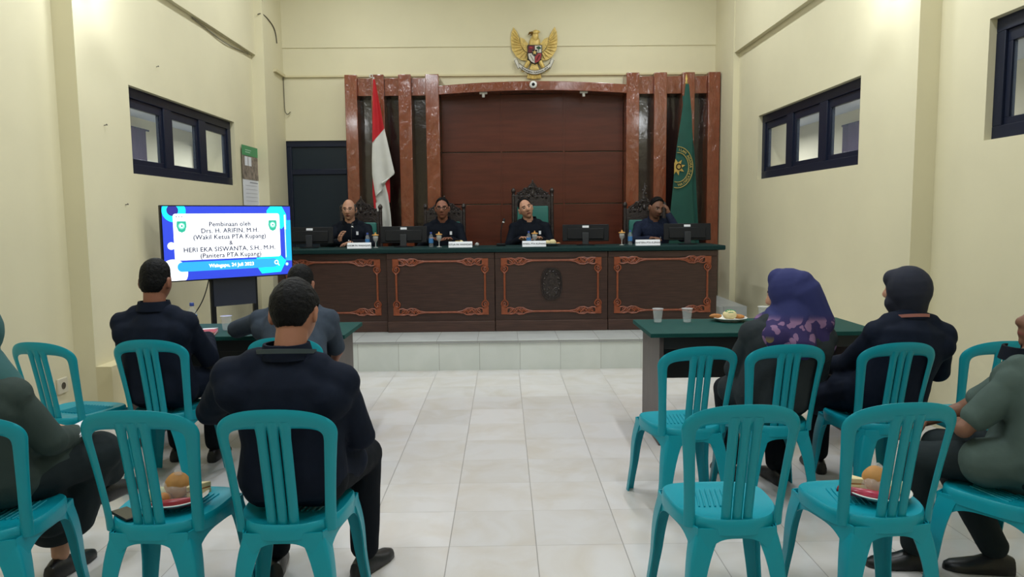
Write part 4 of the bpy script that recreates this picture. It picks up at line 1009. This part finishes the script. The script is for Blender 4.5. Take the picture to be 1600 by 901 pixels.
def head_add(b, R, c, feat=True, n=52, m=44):
    rings = []
    for i in range(m + 1):
        a = pi * i / m; rr = max(sin(a), 1e-3)
        rings.append([c + R @ head_pt(Vector((rr * cos(2 * pi * j / n), rr * sin(2 * pi * j / n), -cos(a))), feat) for j in range(n)])
    b.loft(rings)
    for s in (-1, 1):
        b.ell(c + R @ Vector((s * .080, -.012, -.004)), (.010, .021, .033), R @ Matrix.Rotation(s * .3, 3, 'Z') @ Matrix.Rotation(-.15, 3, 'X'), 14)
        b.ell(c + R @ Vector((s * .083, -.012, .012)), (.009, .02, .018), R, 12)
def rot(yaw=0, pitch=0, roll=0):
    return Matrix.Rotation(radians(yaw), 3, 'Z') @ Matrix.Rotation(radians(pitch), 3, 'X') @ Matrix.Rotation(radians(roll), 3, 'Y')
def hand_add(b, w, d, nrm, side, curl=.5, sc=1.0):
    d = Vector(d).normalized(); nrm = Vector(nrm); nrm = (nrm - d * nrm.dot(d)).normalized(); ac = d.cross(nrm) * side
    w = Vector(w); R = Matrix((ac, d, nrm)).transposed()
    b.ell(w + d * .05 * sc, (.040 * sc, .052 * sc, .016 * sc), R, 14)
    b.cap(w - d * .01, .025 * sc, w + d * .035 * sc, .026 * sc)
    for k, (o, L) in enumerate(((.031, .070), (.0105, .080), (-.0105, .074), (-.031, .058))):
        p = w + d * (.09 - .006 * abs(k - 1)) * sc + ac * o * sc; dirv = (d + ac * o * 2.2).normalized()
        r = .0088 * sc
        for q, f in enumerate((.45, .32, .26)):
            a = curl * (.5 + .35 * q); dirv = (dirv * cos(a) + nrm * sin(a)).normalized(); p2 = p + dirv * L * f * sc
            b.cap(p, r, p2, r * .9, 10); p = p2; r *= .9
    p = w + d * .025 * sc + ac * .03 * sc; dirv = (d * .75 + ac * .75 + nrm * .35).normalized()
    for q, L in enumerate((.04, .032, .025)):
        p2 = p + dirv * L * sc; b.cap(p, (.0125 - .0015 * q) * sc, p2, (.0115 - .0015 * q) * sc, 10); p = p2; dirv = (dirv + nrm * curl * .4 + d * .35).normalized()
DEF = dict(pel=(0, -.05, .555), waist=(0, -.06, .70), chest=(0, -.05, .86), neck=(0, -.035, 1.005), head=(0, .0, 1.155),
           shL=(-.18, -.045, .93), shR=(.18, -.045, .93), elL=(-.25, .06, .72), elR=(.25, .06, .72), wrL=(-.12, .30, .80), wrR=(.12, .30, .80),
           hipL=(-.09, -.03, .54), hipR=(.09, -.03, .54), knL=(-.12, .38, .50), knR=(.12, .38, .50), anL=(-.12, .40, .10), anR=(.12, .40, .10))
def torso(b, J, ex=0.0, w=1.0, low=True):
    ax = (J['shR'] - J['shL']); ax.z *= .5; ax.normalize()
    pts = [(J['pel'] + Vector((0, 0, -.06)), .15, .11), (J['pel'], .172, .128), (J['waist'], .155, .115), (J['chest'], .172, .12), (J['chest'].lerp(J['neck'], .5), .165, .105), (J['neck'] + Vector((0, 0, -.03)), .105, .08), (J['neck'], .062, .06)]
    rings = []
    for i, (p, rx, ry) in enumerate(pts):
        up = (pts[min(i + 1, len(pts) - 1)][0] - pts[max(i - 1, 0)][0]).normalized(); fw = up.cross(ax).normalized(); a2 = fw.cross(up).normalized()
        rings.append([p + a2 * (rx * w + ex) * cos(2 * pi * k / 28) + fw * (ry + ex) * sin(2 * pi * k / 28) for k in range(28)])
    b.loft(rings)
    for s in ('L', 'R'):
        b.cap(J['neck'] + Vector((0, 0, -.028)), .050 + ex, J['sh' + s], .054 + ex); b.cap(J['neck'] + Vector((0, -.005, .0)), .048 + ex * .7, J['neck'].lerp(J['sh' + s], .55) + Vector((0, 0, .012)), .046 + ex)
def arm(b, J, s, r, upto='wr', f=1.0):
    sh, el, wr = J['sh' + s], J['el' + s], J['wr' + s]
    if upto == 'half': b.cap(sh, r[0], sh.lerp(el, f), r[1] * 1.04); return
    b.cap(sh, r[0], el, r[1]); b.cap(el, r[1], el.lerp(wr, f), r[2])
def legs(b, J, r, cuff=1.0):
    for s in 'LR':
        b.cap(J['hip' + s], r[0], J['kn' + s], r[1]); b.cap(J['kn' + s], r[1], J['kn' + s].lerp(J['an' + s], cuff), r[2])
def hair_mesh(R, c, style, seed=0):
    n, m = 64, 48; b = MB(); rings = []
    for i in range(m + 1):
        a = pi * i / m; rr = max(sin(a), 1e-3); ring = []
        for j in range(n):
            d = Vector((rr * cos(2 * pi * j / n), rr * sin(2 * pi * j / n), -cos(a))); p = head_pt(d, False)
            yy, zz = p.y / HD[1], p.z
            if style == 'bald':
                line = .075 + .08 * sst(-.9, -.2, yy) if yy < -.1 else .2
                side = sst(-.035, -.01, zz) * sst(.075, .05, zz) * sst(.34, .2, yy) * sst(.55, .8, abs(p.x) / HD[0]) if yy > -.5 else sst(-.05, -.02, zz) * sst(.09, .06, zz)
                msk = side
            else:
                # hairline height by how far forward the point lies
                if yy > .45: line = .084 + .012 * (1 - abs(p.x) / HD[0])
                elif yy > .02: line = .012 + .072 * sst(.1, .45, yy)
                elif yy > -.35: line = .02 - .03 * sst(.02, -.35, yy)
                else: line = -.01 - .052 * sst(-.35, -.6, yy)
                if style == 'receding' and yy > .3: line += .018
                line += .004 * noise.noise(d * 9 + Vector((seed, 0, 0)))
                msk = sst(line - .004, line + .016, zz)
            thick = .006 + .012 * sst(.02, .10, zz) + .002 * noise.noise(d * 5 + Vector((seed, 3, 0)))
            if style == 'bald': thick = .010
            if style == 'fade': thick = .004 + .016 * sst(-.03, .06, zz) + .003 * noise.noise(d * 5)
            ring.append(c + R @ (p + d * ((-.012) * (1 - msk) + thick * msk)))
        rings.append(ring)
    b.loft(rings); return b
def person(label, loc, yaw=0, J=None, skinm=SKIN2, head=(0, 0, 0), hair='short', hairm=HAIR, top=NAVYT, topname='jacket', sleeve='long', sleeve_f=.9, ex=.016, bottom=TROUS, bottomname='trousers',
           shoes=True, hands=None, collar=True, collar_m=None, voxel=.0055, w=1.0, wr_amp=.0045, extra_top=None, extra_bottom=None, name='person', lowhands=True, toe=None, cuff=.95):
    P = {k: Vector(v) for k, v in DEF.items()}
    for k, v in (J or {}).items(): P[k] = Vector(v)
    root = thing(name, label, 'person', loc, yaw)
    R = rot(*head); hc = P['head']
    b = MB(); torso(b, P, -.012, w)
    for s in 'LR': arm(b, P, s, (.044, .036, .026))
    legs(b, P, (.07, .05, .036))
    for s in 'LR':
        a = P['an' + s]; b.cap(a, .032, a + Vector((0, .0, -.05)), .024); tdir = Vector((toe or {}).get(s, (0, 1, 0))).normalized(); b.cap(a + Vector((0, 0, -.065)), .022, a + tdir * .11 + Vector((0, 0, -.078)), .013)
    b.cap(P['neck'] + Vector((0, 0, -.05)), .066, hc + R @ Vector((0, -.022, -.05)), .059)
    head_add(b, R, hc)
    for s in 'LR':
        h = (hands or {}).get(s, {}); wrp = P['wr' + s]; d = h.get('d') or (wrp - P['el' + s])
        hand_add(b, wrp, d, h.get('n', (0, 0, -1)), h.get('side', 1 if s == 'R' else -1), h.get('curl', .4), .98)
    me = remesh(b, voxel, 2, .4)
    body = link_mesh('body', me, [skinm, LIP, EYE, EYEW, HAIR], root)
    Ri = R.transposed(); mi = []
    for p in me.polygons:
        q = Ri @ (p.center - hc); k = 0
        if q.y > .05 and abs(q.x) < .06 and -.11 < q.z < .06:
            ax = abs(q.x)
            if abs(q.z + .061) < .0085 * (1 - (q.x / .030) ** 2) and ax < .026: k = 1
            elif .017 < ax < .046 and abs(q.z - .010) < .0065 * (1 - ((ax - .031) / .016) ** 2): k = 2 if abs(ax - .031) < .0075 else 3
            elif .013 < ax < .05 and abs(q.z - (.032 - .10 * (ax - .03) ** 2 * 10)) < .0045: k = 4
        mi.append(k)
    me.polygons.foreach_set('material_index', mi)
    # garments
    b = MB(); torso(b, P, ex, w)
    r = (.058 + ex * .5, .048 + ex * .45, .038 + ex * .3)
    for s in 'LR':
        if sleeve == 'long': arm(b, P, s, r, f=.97)
        else: arm(b, P, s, (r[0], r[1]), 'half', sleeve_f)
    if extra_top: extra_top(b, P)
    me = remesh(b, .0095, 4); wrinkle(me, wr_amp, 10, seed=loc[0] * 5); me.update()
    g = link_mesh(topname, me, top, root)
    b = MB()
    rings_p = P['pel']; b.cap(P['hipL'], .105, P['hipR'], .105)
    legs(b, P, (.098, .074, .062), cuff)
    if extra_bottom: extra_bottom(b, P)
    me = remesh(b, .0105, 4); wrinkle(me, wr_amp, 9, seed=loc[1] * 3); link_mesh(bottomname, me, bottom, root)
    if shoes:
        for s in 'LR':
            a = P['an' + s]; d = Vector((toe or {}).get(s, (0, 1, 0))).normalized(); z0 = a.z - .10; sd = Vector((d.y, -d.x, 0)); rings = []
            for t_, wd, h in ((-.075, .012, .03), (-.068, .028, .07), (-.03, .036, .088), (.02, .038, .085), (.07, .043, .062), (.12, .046, .048), (.165, .038, .04), (.19, .02, .03), (.197, .006, .018)):
                c = a + d * t_; c.z = z0
                rings.append([c + sd * wd * x + Vector((0, 0, h * z)) for x, z in ((-.8, 0), (-1, .12), (-1, .5), (-.75, .85), (-.35, 1), (.35, 1), (.75, .85), (1, .5), (1, .12), (.8, 0))])
            b = MB(); b.loft(rings); b.build('shoe', SHOE, root, angle=50)
    if hair: hair_mesh(R, hc, hair, loc[0]).build('hair', hairm, root, angle=180)
    if collar:
        b = MB(); n = P['neck']; ax = (hc - n).normalized(); fw = Vector((sin(-radians(0)), 1, 0)); rings = []
        for k in range(33):
            q = radians(112 + 316 * k / 32) ; c = Vector((cos(q), sin(q), 0)); front = max(0, -cos(q + pi / 2))
            fr = max(0, sin(q)) if collar != 'ring' else 0
            base = n + Vector((c.x * .084, c.y * .080, .012 - .045 * fr)); tip = n + Vector((c.x * .072, c.y * .070, .064 - .055 * fr))
            rings.append([base, base + Vector((c.x, c.y, 0)) * .012, tip + Vector((c.x, c.y, 0)) * .010, tip])
        # open at the front
        rings = [r_ for r_ in rings]
        b.loft(rings); b.build('collar', collar_m or top, g, angle=60)
    return root, P, R
def glasses(root, R, c, m, r=.021, th=.0022):
    b = MB()
    for s in (-1, 1):
        b.tube([c + R @ Vector((s * .033 + r * 1.15 * cos(k * pi / 10), .099, .009 + r * .82 * sin(k * pi / 10))) for k in range(21)], th, 6)
        b.tube([c + R @ Vector(p) for p in ((s * .056, .098, .014), (s * .074, .07, .014), (s * .08, .0, .012))], th, 6)
    b.tube([c + R @ Vector(p) for p in ((-.010, .1, .012), (0, .103, .014), (.010, .1, .012))], th, 6)
    b.build('glasses', m, root)
def badge(root, p, m=PAPER, s=(.018, .026)):
    b = MB(); b.box(-s[0], s[0], -.004, .004, -s[1], s[1]); g = [c for c in root.children if c.name.startswith(('shirt', 'jacket'))][0]; b.build('badge', m, g, loc=p)
def pin_dot(root, p, m=PAPER): b = MB(); b.ell((0, 0, 0), (.008, .004, .008), n=10); g = [c for c in root.children if c.name.startswith(('shirt', 'jacket'))][0]; b.build('button', m, g, loc=p)
JY = 8.64
# balding person at the left
r_, P_, R_ = person('balding person in glasses and dark shirt seated behind the leftmost desk', (-1.80, JY, .45), pi, dict(head=(-.0, .07, 1.155), neck=(0, .01, 1.0), chest=(0, -.02, .86), wrR=(.03, .46, .80), elR=(.26, .22, .76), wrL=(-.12, .44, .785), elL=(-.28, .20, .76)),
    SKIN4, (0, -4, 0), 'bald', HAIRG, BLUEBL, 'shirt', voxel=.005, hands=dict(R=dict(d=(-.1, .5, .8), n=(-1, .2, 0), curl=.9), L=dict(d=(.8, .5, 0), n=(0, .1, -1), curl=.5)))
glasses(r_, R_, P_['head'], mat('thin_metal_frame', '#3a3432', .35, metal=.5), th=.0015); badge(r_, (-.10, .125, .885), s=(.012, .02)); pin_dot(r_, (.0, .135, .80))
# person in black-rimmed glasses
r_, P_, R_ = person('person in black-rimmed glasses and dark shirt seated second from the left behind the bench', (-.715, JY, .45), pi, dict(head=(0, .05, 1.155)),
    SKIN2, (0, 0, 0), 'short', HAIR, BLUEBL, 'shirt', voxel=.005)
glasses(r_, R_, P_['head'], BLACK, th=.003); badge(r_, (-.10, .105, .875), s=(.013, .02))
# person with the tilted head
r_, P_, R_ = person('person in dark shirt with head tilted to one side, behind the desk with the medallion', (.31, JY, .45), pi, dict(head=(.045, .02, 1.145), neck=(.005, -.03, .995)),
    SKIN4, (6, 6, 20), 'receding', HAIR, BLUEBL, 'shirt', voxel=.005)
badge(r_, (-.115, .105, .87), s=(.013, .02))
# person propping his head
r_, P_, R_ = person('person in dusky blue shirt propping the head on a raised fist behind the bench', (1.79, JY, .45), pi - .05, dict(head=(.0, .08, 1.14), neck=(.0, .0, .985), chest=(0, -.02, .86), shL=(-.185, -.0, .93), elL=(-.27, .26, .80), wrL=(-.135, .16, 1.055), elR=(.27, .2, .76), wrR=(.13, .42, .79)),
    SKIN3, (22, -16, -6), 'short', HAIR, DUSK, 'shirt', voxel=.005, hands=dict(L=dict(d=(.18, -.05, 1), n=(.8, -.4, .1), curl=1.0), R=dict(d=(-.6, .5, .15), n=(0, 0, -1), curl=.6)))
badge(r_, (-.05, .12, .80), mat('tiny_button', '#9aa0a6', .4), s=(.005, .005))
# ---- left side, people seen from behind
def rel(root, **k): return {a: (p[0] - root[0], p[1] - root[1], p[2]) for a, p in k.items()}
# nearest man
q = (-.785, 2.64)
J3 = rel(q, pel=(-.79, 2.64, .555), waist=(-.78, 2.615, .70), chest=(-.785, 2.605, .85), neck=(-.785, 2.60, .995), head=(-.775, 2.68, 1.15),
         shL=(-.985, 2.60, .94), shR=(-.60, 2.60, .91), elL=(-1.15, 2.80, .76), wrL=(-.97, 3.02, .66), elR=(-.555, 2.72, .68), wrR=(-.66, 2.96, .62),
         hipL=(-.88, 2.64, .54), hipR=(-.69, 2.64, .54), knL=(-.98, 3.04, .50), knR=(-.60, 3.04, .50), anL=(-.985, 3.0, .10), anR=(-.605, 2.98, .10))
def jk(b, P):
    b.cap(P['pel'] + Vector((-.08, -.0, .0)), .12, P['pel'] + Vector((.08, 0, .0)), .12)
    b.cap(P['pel'] + Vector((.1, .05, .02)), .11, P['pel'] + Vector((.16, .16, .0)), .085)
    b.cap(P['pel'] + Vector((-.1, .05, .02)), .11, P['pel'] + Vector((-.16, .16, .0)), .085)
    b.cap(P['shL'] + Vector((.03, -.03, -.05)), .085, P['chest'] + Vector((-.05, -.01, -.03)), .11); b.cap(P['shR'] + Vector((-.03, -.03, -.05)), .085, P['chest'] + Vector((.05, -.01, -.03)), .11)
r_, P_, R_ = person('person with short black hair in navy jacket and lanyard, nearest the camera, seen from behind', (q[0], q[1], 0), 0, J3, SKIN1, (-4, -14, -3), 'fade', HAIR, NAVYT, 'jacket', ex=.024, extra_top=jk, voxel=.005, w=1.04, collar='ring',
    toe=dict(L=(-.25, 1, 0), R=(.35, .75, 0)))
LAN = mat('grey_green_ribbon', '#2f3d42', .7)
def lanyard(root, P, m, rx=.088, ry=.084, dz=.018):
    n = P['neck']; b = MB(); rings = []
    for k in range(25):
        a = radians(175 + 190 * k / 24); x, y = cos(a), sin(a); c = n + Vector((x * rx, y * ry, dz - .04 * max(0, -y * 0) - .02 * (1 + y)))
        rings.append([c + Vector((0, 0, -.008)), c + Vector((x * .004, y * .004, -.008)), c + Vector((x * .004, y * .004, .008)), c + Vector((0, 0, .008))])
    b.loft(rings); b.build('lanyard', m, root)
lanyard(r_, P_, LAN, .101, .098, .052)
# man in black jacket at the left table
q = (-1.94, 4.12)
J1 = rel(q, pel=(-1.952, 4.10, .555), waist=(-1.962, 4.08, .70), chest=(-1.967, 4.09, .85), neck=(-1.967, 4.09, .99), head=(-1.964, 4.12, 1.155), shL=(-2.137, 4.09, .925), shR=(-1.802, 4.09, .925), elL=(-2.212, 4.24, .70), wrL=(-2.072, 4.50, .77), elR=(-1.737, 4.24, .70), wrR=(-1.852, 4.52, .77),
         hipL=(-2.042, 4.12, .54), hipR=(-1.862, 4.12, .54), knL=(-2.072, 4.50, .5), knR=(-1.832, 4.50, .5), anL=(-2.072, 4.52, .10), anR=(-1.832, 4.50, .10))
r_, P_, R_ = person('person in black jacket with back turned, facing the left table below the television', (q[0], q[1], 0), 0, J1, SKIN2, (-3, -2, 0), 'short', HAIR, NAVYT, 'jacket', ex=.024, extra_top=jk, collar='ring')
# man in grey-blue shirt leaning on the left table
q = (-1.21, 4.15)
J2 = rel(q, pel=(-1.2, 4.14, .555), waist=(-1.22, 4.22, .70), chest=(-1.26, 4.34, .83), neck=(-1.275, 4.44, .955), head=(-1.268, 4.53, 1.09), shL=(-1.48, 4.42, .89), shR=(-1.075, 4.40, .89), elL=(-1.73, 4.62, .80), wrL=(-1.50, 4.78, .785), elR=(-1.045, 4.50, .68), wrR=(-1.09, 4.60, .60),
         hipL=(-1.29, 4.16, .54), hipR=(-1.11, 4.16, .54), knL=(-1.32, 4.54, .5), knR=(-1.1, 4.54, .5), anL=(-1.32, 4.56, .10), anR=(-1.1, 4.56, .10))
person('person in grey-blue short-sleeved shirt leaning on the left table, half hidden by the nearest person', (q[0], q[1], 0), 0, J2, SKIN2, (0, -12, 0), 'short', HAIR, GREYBL, 'shirt', 'short', sleeve_f=.84, ex=.022, extra_top=jk)
# ---- right side: woman in patterned blue veil
def veil_mat():
    m = bpy.data.materials.new('patterned_blue_veil'); m.use_nodes = True; nt = m.node_tree; b = nt.nodes['Principled BSDF']; N = nt.nodes.new; L = nt.links.new
    b.inputs['Roughness'].default_value = .8; b.inputs['Specular IOR Level'].default_value = .2
    tc = N('ShaderNodeTexCoord'); sp_ = N('ShaderNodeSeparateXYZ'); L(tc.outputs['Object'], sp_.inputs[0])
    wob = N('ShaderNodeTexNoise'); wob.inputs['Scale'].default_value = 14; wob.inputs['Detail'].default_value = 2
    L(tc.outputs['Object'], wob.inputs['Vector'])
    add = N('ShaderNodeVectorMath'); add.operation = 'MULTIPLY_ADD'; add.inputs[1].default_value = (.09, .09, .09); L(wob.outputs['Color'], add.inputs[0]); L(tc.outputs['Object'], add.inputs[2])
    v = N('ShaderNodeTexVoronoi'); v.inputs['Scale'].default_value = 17; v.feature = 'F1'; L(add.outputs[0], v.inputs['Vector'])
    v2 = N('ShaderNodeTexVoronoi'); v2.inputs['Scale'].default_value = 9; L(tc.outputs['Object'], v2.inputs['Vector'])
    petal = N('ShaderNodeMath'); petal.operation = 'LESS_THAN'; petal.inputs[1].default_value = .46; L(v.outputs['Distance'], petal.inputs[0])
    yel = N('ShaderNodeMath'); yel.operation = 'LESS_THAN'; yel.inputs[1].default_value = .20; L(v2.outputs['Distance'], yel.inputs[0])
    low = N('ShaderNodeMapRange'); low.inputs[1].default_value = 1.0; low.inputs[2].default_value = .965; L(sp_.outputs[2], low.inputs[0])
    c1 = N('ShaderNodeMix'); c1.data_type = 'RGBA'; c1.inputs[6].default_value = lin('#332b58'); c1.inputs[7].default_value = lin('#8a6a8c')
    a = N('ShaderNodeMath'); a.operation = 'MULTIPLY'; L(petal.outputs[0], a.inputs[0]); L(low.outputs[0], a.inputs[1])
    a_ = N('ShaderNodeMath'); a_.operation = 'MULTIPLY'; a_.inputs[1].default_value = .8; L(a.outputs[0], a_.inputs[0])
    L(a_.outputs[0], c1.inputs[0])
    c2 = N('ShaderNodeMix'); c2.data_type = 'RGBA'; L(c1.outputs[2], c2.inputs[6]); c2.inputs[7].default_value = lin('#8a7a34')
    z = N('ShaderNodeMapRange'); z.inputs[1].default_value = .9; z.inputs[2].default_value = .86; L(sp_.outputs[2], z.inputs[0])
    mm = N('ShaderNodeMath'); mm.operation = 'MULTIPLY'; L(yel.outputs[0], mm.inputs[0]); L(z.outputs[0], mm.inputs[1]); L(mm.outputs[0], c2.inputs[0])
    c3 = N('ShaderNodeMix'); c3.data_type = 'RGBA'; c3.inputs[6].default_value = lin('#2d3262'); L(c2.outputs[2], c3.inputs[7]); L(low.outputs[0], c3.inputs[0])
    L(c3.outputs[2], b.inputs['Base Color']); return m
def veil(root, P, R, m, shapes, name='veil', vox=.009, amp=.005):
    b = MB()
    for s in shapes: (b.cap if len(s) == 4 else b.ell)(*s)
    me = remesh(b, vox, 5); wrinkle(me, amp, 8, (1, 1, .45), seed=P['head'].x * 9); return link_mesh(name, me, m, root)
q = (1.375, 3.75)
J5 = rel(q, pel=(1.40, 3.73, .555), waist=(1.42, 3.70, .70), chest=(1.45, 3.70, .83), neck=(1.48, 3.71, .955), head=(1.475, 3.77, 1.085), shL=(1.29, 3.71, .885), shR=(1.63, 3.70, .865), elL=(1.235, 3.84, .68), wrL=(1.36, 4.06, .64), elR=(1.68, 3.84, .66), wrR=(1.54, 4.06, .64),
         hipL=(1.31, 3.76, .54), hipR=(1.49, 3.76, .54), knL=(1.28, 4.14, .5), knR=(1.54, 4.12, .5), anL=(1.285, 4.06, .10), anR=(1.52, 3.97, .10))
r_, P_, R_ = person('person in blue veil with pink flower pattern and dark coat, at the right table', (q[0], q[1], 0), 0, J5, SKIN4, (48, -14, 0), None, HAIR, SLATE, 'coat', ex=.03, extra_top=jk, bottom=TROUS, collar=False, toe=dict(L=(-.2, 1, 0), R=(-.1, 1, 0)))
H = P_['head']; V = Vector
veil(r_, P_, R_, veil_mat(), [(H + V((.012, -.022, .015)), (.105, .115, .128), R_), (H + V((-.03, .02, .075)), .062, H + V((.04, -.05, .06)), .08), (H + V((.065, -.06, .0)), .10, H + V((.125, -.07, -.13)), .10), (H + V((.02, -.06, -.10)), .11, H + V((.0, -.145, -.235)), .10), (H + V((.09, -.07, -.12)), .10, H + V((.12, -.09, -.25)), .085), (H + V((-.05, -.02, -.12)), .08, H + V((-.10, -.135, -.20)), .085),
      (H + V((.03, -.02, -.09)), .085, H + V((-.08, .03, -.17)), .085), (H + V((.02, -.05, -.10)), .10, H + V((.06, -.075, -.24)), .105), (H + V((.08, -.06, -.12)), .10, H + V((.165, -.065, -.25)), .075), (H + V((-.05, -.02, -.15)), .08, H + V((-.12, -.03, -.23)), .065)])
# woman in navy veil
q = (1.985, 3.77)
J6 = rel(q, pel=(2.02, 3.76, .555), waist=(2.06, 3.74, .70), chest=(2.10, 3.73, .83), neck=(2.11, 3.74, .955), head=(2.115, 3.80, 1.095), shL=(1.95, 3.74, .875), shR=(2.27, 3.73, .865), elL=(1.87, 3.90, .69), wrL=(1.80, 4.14, .62), elR=(2.31, 3.80, .66), wrR=(2.16, 4.06, .64),
         hipL=(1.92, 3.79, .54), hipR=(2.1, 3.79, .54), knL=(1.84, 4.15, .5), knR=(2.1, 4.18, .5), anL=(1.83, 4.15, .10), anR=(2.1, 4.18, .10))
def coat6(b, P):
    jk(b, P); b.cap(P['hipL'] + V((-.03, .05, .0)), .11, P['knL'] + V((-.02, -.05, -.06)), .10)
r_, P_, R_ = person('person in plain dark navy veil and black jacket with back turned, near the right wall', (q[0], q[1], 0), 0, J6, SKIN4, (38, -4, 0), None, HAIR, NAVYT, 'jacket', ex=.026, extra_top=coat6, collar=False)
H = P_['head']
veil(r_, P_, R_, NAVYH, [(H + V((.008, -.022, .012)), (.100, .115, .125), R_), (H + V((-.045, .035, .06)), .055, H + V((.0, -.01, .08)), .055), (H + V((.015, -.045, -.03)), .092, H + V((.02, -.04, -.12)), .066), (H + V((-.03, .01, -.07)), .07, H + V((-.005, -.01, -.13)), .06)], amp=.003)
lanyard(r_, P_, mat('dusty_pink_ribbon', '#a2685e', .7), .085, .09, .030)
# man in grey-green shirt at the right edge
q = (2.04, 2.70)
J7 = rel(q, pel=(2.05, 2.70, .555), waist=(2.06, 2.72, .70), chest=(2.05, 2.76, .81), neck=(2.06, 2.82, .91), head=(2.185, 2.88, 1.035), shL=(1.935, 2.70, .85), shR=(2.13, 2.90, .85), elL=(1.768, 2.73, .67), wrL=(1.90, 2.96, .625), elR=(1.98, 3.06, .66), wrR=(1.85, 3.1, .60),
         hipL=(2.0, 2.66, .54), hipR=(2.12, 2.78, .54), knL=(1.70, 2.90, .50), knR=(1.88, 3.06, .50), anL=(1.73, 2.95, .10), anR=(2.04, 2.90, .10))
def belly(b, P):
    b.cap(P['waist'], .15, P['pel'] + V((-.05, .03, -.01)), .145); b.cap(P['pel'] + V((-.04, -.02, 0)), .12, P['hipL'] + V((-.14, .06, .0)), .10)
r_, P_, R_ = person('person in grey-green shirt sitting sideways at the right edge of the picture', (q[0], q[1], 0), 0, J7, SKIN3, (80, 24, 0), 'short', HAIR, GREYGR, 'shirt', 'short', sleeve_f=.72, ex=.02, extra_top=belly, bottom=TROUSG, collar='ring', collar_m=BLUEBL,
    toe=dict(L=(-1, .15, 0), R=(-1, .25, 0)), voxel=.005)
# woman at the left edge
q = (-1.95, 2.66)
J4 = rel(q, pel=(-1.95, 2.66, .555), waist=(-1.96, 2.63, .70), chest=(-1.965, 2.63, .83), neck=(-1.965, 2.64, .955), head=(-1.955, 2.68, 1.09), shL=(-2.13, 2.63, .87), shR=(-1.81, 2.63, .87), elL=(-2.18, 2.78, .68), wrL=(-1.95, 3.0, .64), elR=(-1.715, 2.70, .68), wrR=(-1.76, 2.93, .63),
         hipL=(-2.03, 2.70, .54), hipR=(-1.87, 2.70, .54), knL=(-1.93, 3.06, .50), knR=(-1.715, 3.0, .535), anL=(-1.90, 3.0, .10), anR=(-1.755, 3.16, .375))
def skirt(b, P):
    b.cap(P['hipR'], .12, P['knR'], .095); b.cap(P['hipL'], .12, P['knL'], .10); b.cap(P['knR'] + V((-.03, 0, -.02)), .10, P['anL'] + V((.06, .0, .17)), .10)
    b.cap(P['knL'], .10, P['anL'] + V((-.02, 0, .14)), .11); b.cap(P['hipR'] + V((.02, .08, -.02)), .10, P['anL'] + V((.03, -.1, .2)), .085)
    b.cap(P['knR'], .085, P['knR'].lerp(P['anR'], .7), .075)
r_, P_, R_ = person('person in teal veil, grey-green blouse and long dark skirt, cut by the left edge', (q[0], q[1], 0), 0, J4, SKIN4, (-8, -10, 0), None, HAIR, mat('dark_grey_green_cotton', '#36423f', .85, bump=.25, bump_scale=8, spec=.2), 'blouse', ex=.026, extra_top=jk, bottom=TROUSG, bottomname='skirt', extra_bottom=skirt, collar=False, cuff=.3,
    toe=dict(L=(.15, 1, 0), R=(.25, 1, -.3)))
H = P_['head']
veil(r_, P_, R_, TEALH, [(H + V((.0, -.022, .012)), (.100, .115, .125), R_), (H + V((0, -.04, -.05)), .10, H + V((0, -.04, -.16)), .11), (H + V((.06, -.03, -.14)), .095, H + V((.14, -.03, -.21)), .06), (H + V((-.06, -.03, -.14)), .095, H + V((-.14, -.03, -.21)), .06)])
t = thing('booklet', 'white booklet held in the lap of the person at the left edge', 'booklet', (-1.71, 2.93, .665), -.5); t.rotation_euler = (.25, .1, -.5); t.scale = (.65, .65, .8)
b = MB(); b.box(-.075, .075, -.1, .1, 0, .003); b.box(-.075, .075, -.1, .1, .011, .014); b.build('cover', PAPER, t); b = MB(); b.box(-.074, .072, -.098, .098, .003, .011); b.build('pages', PAPER, t)
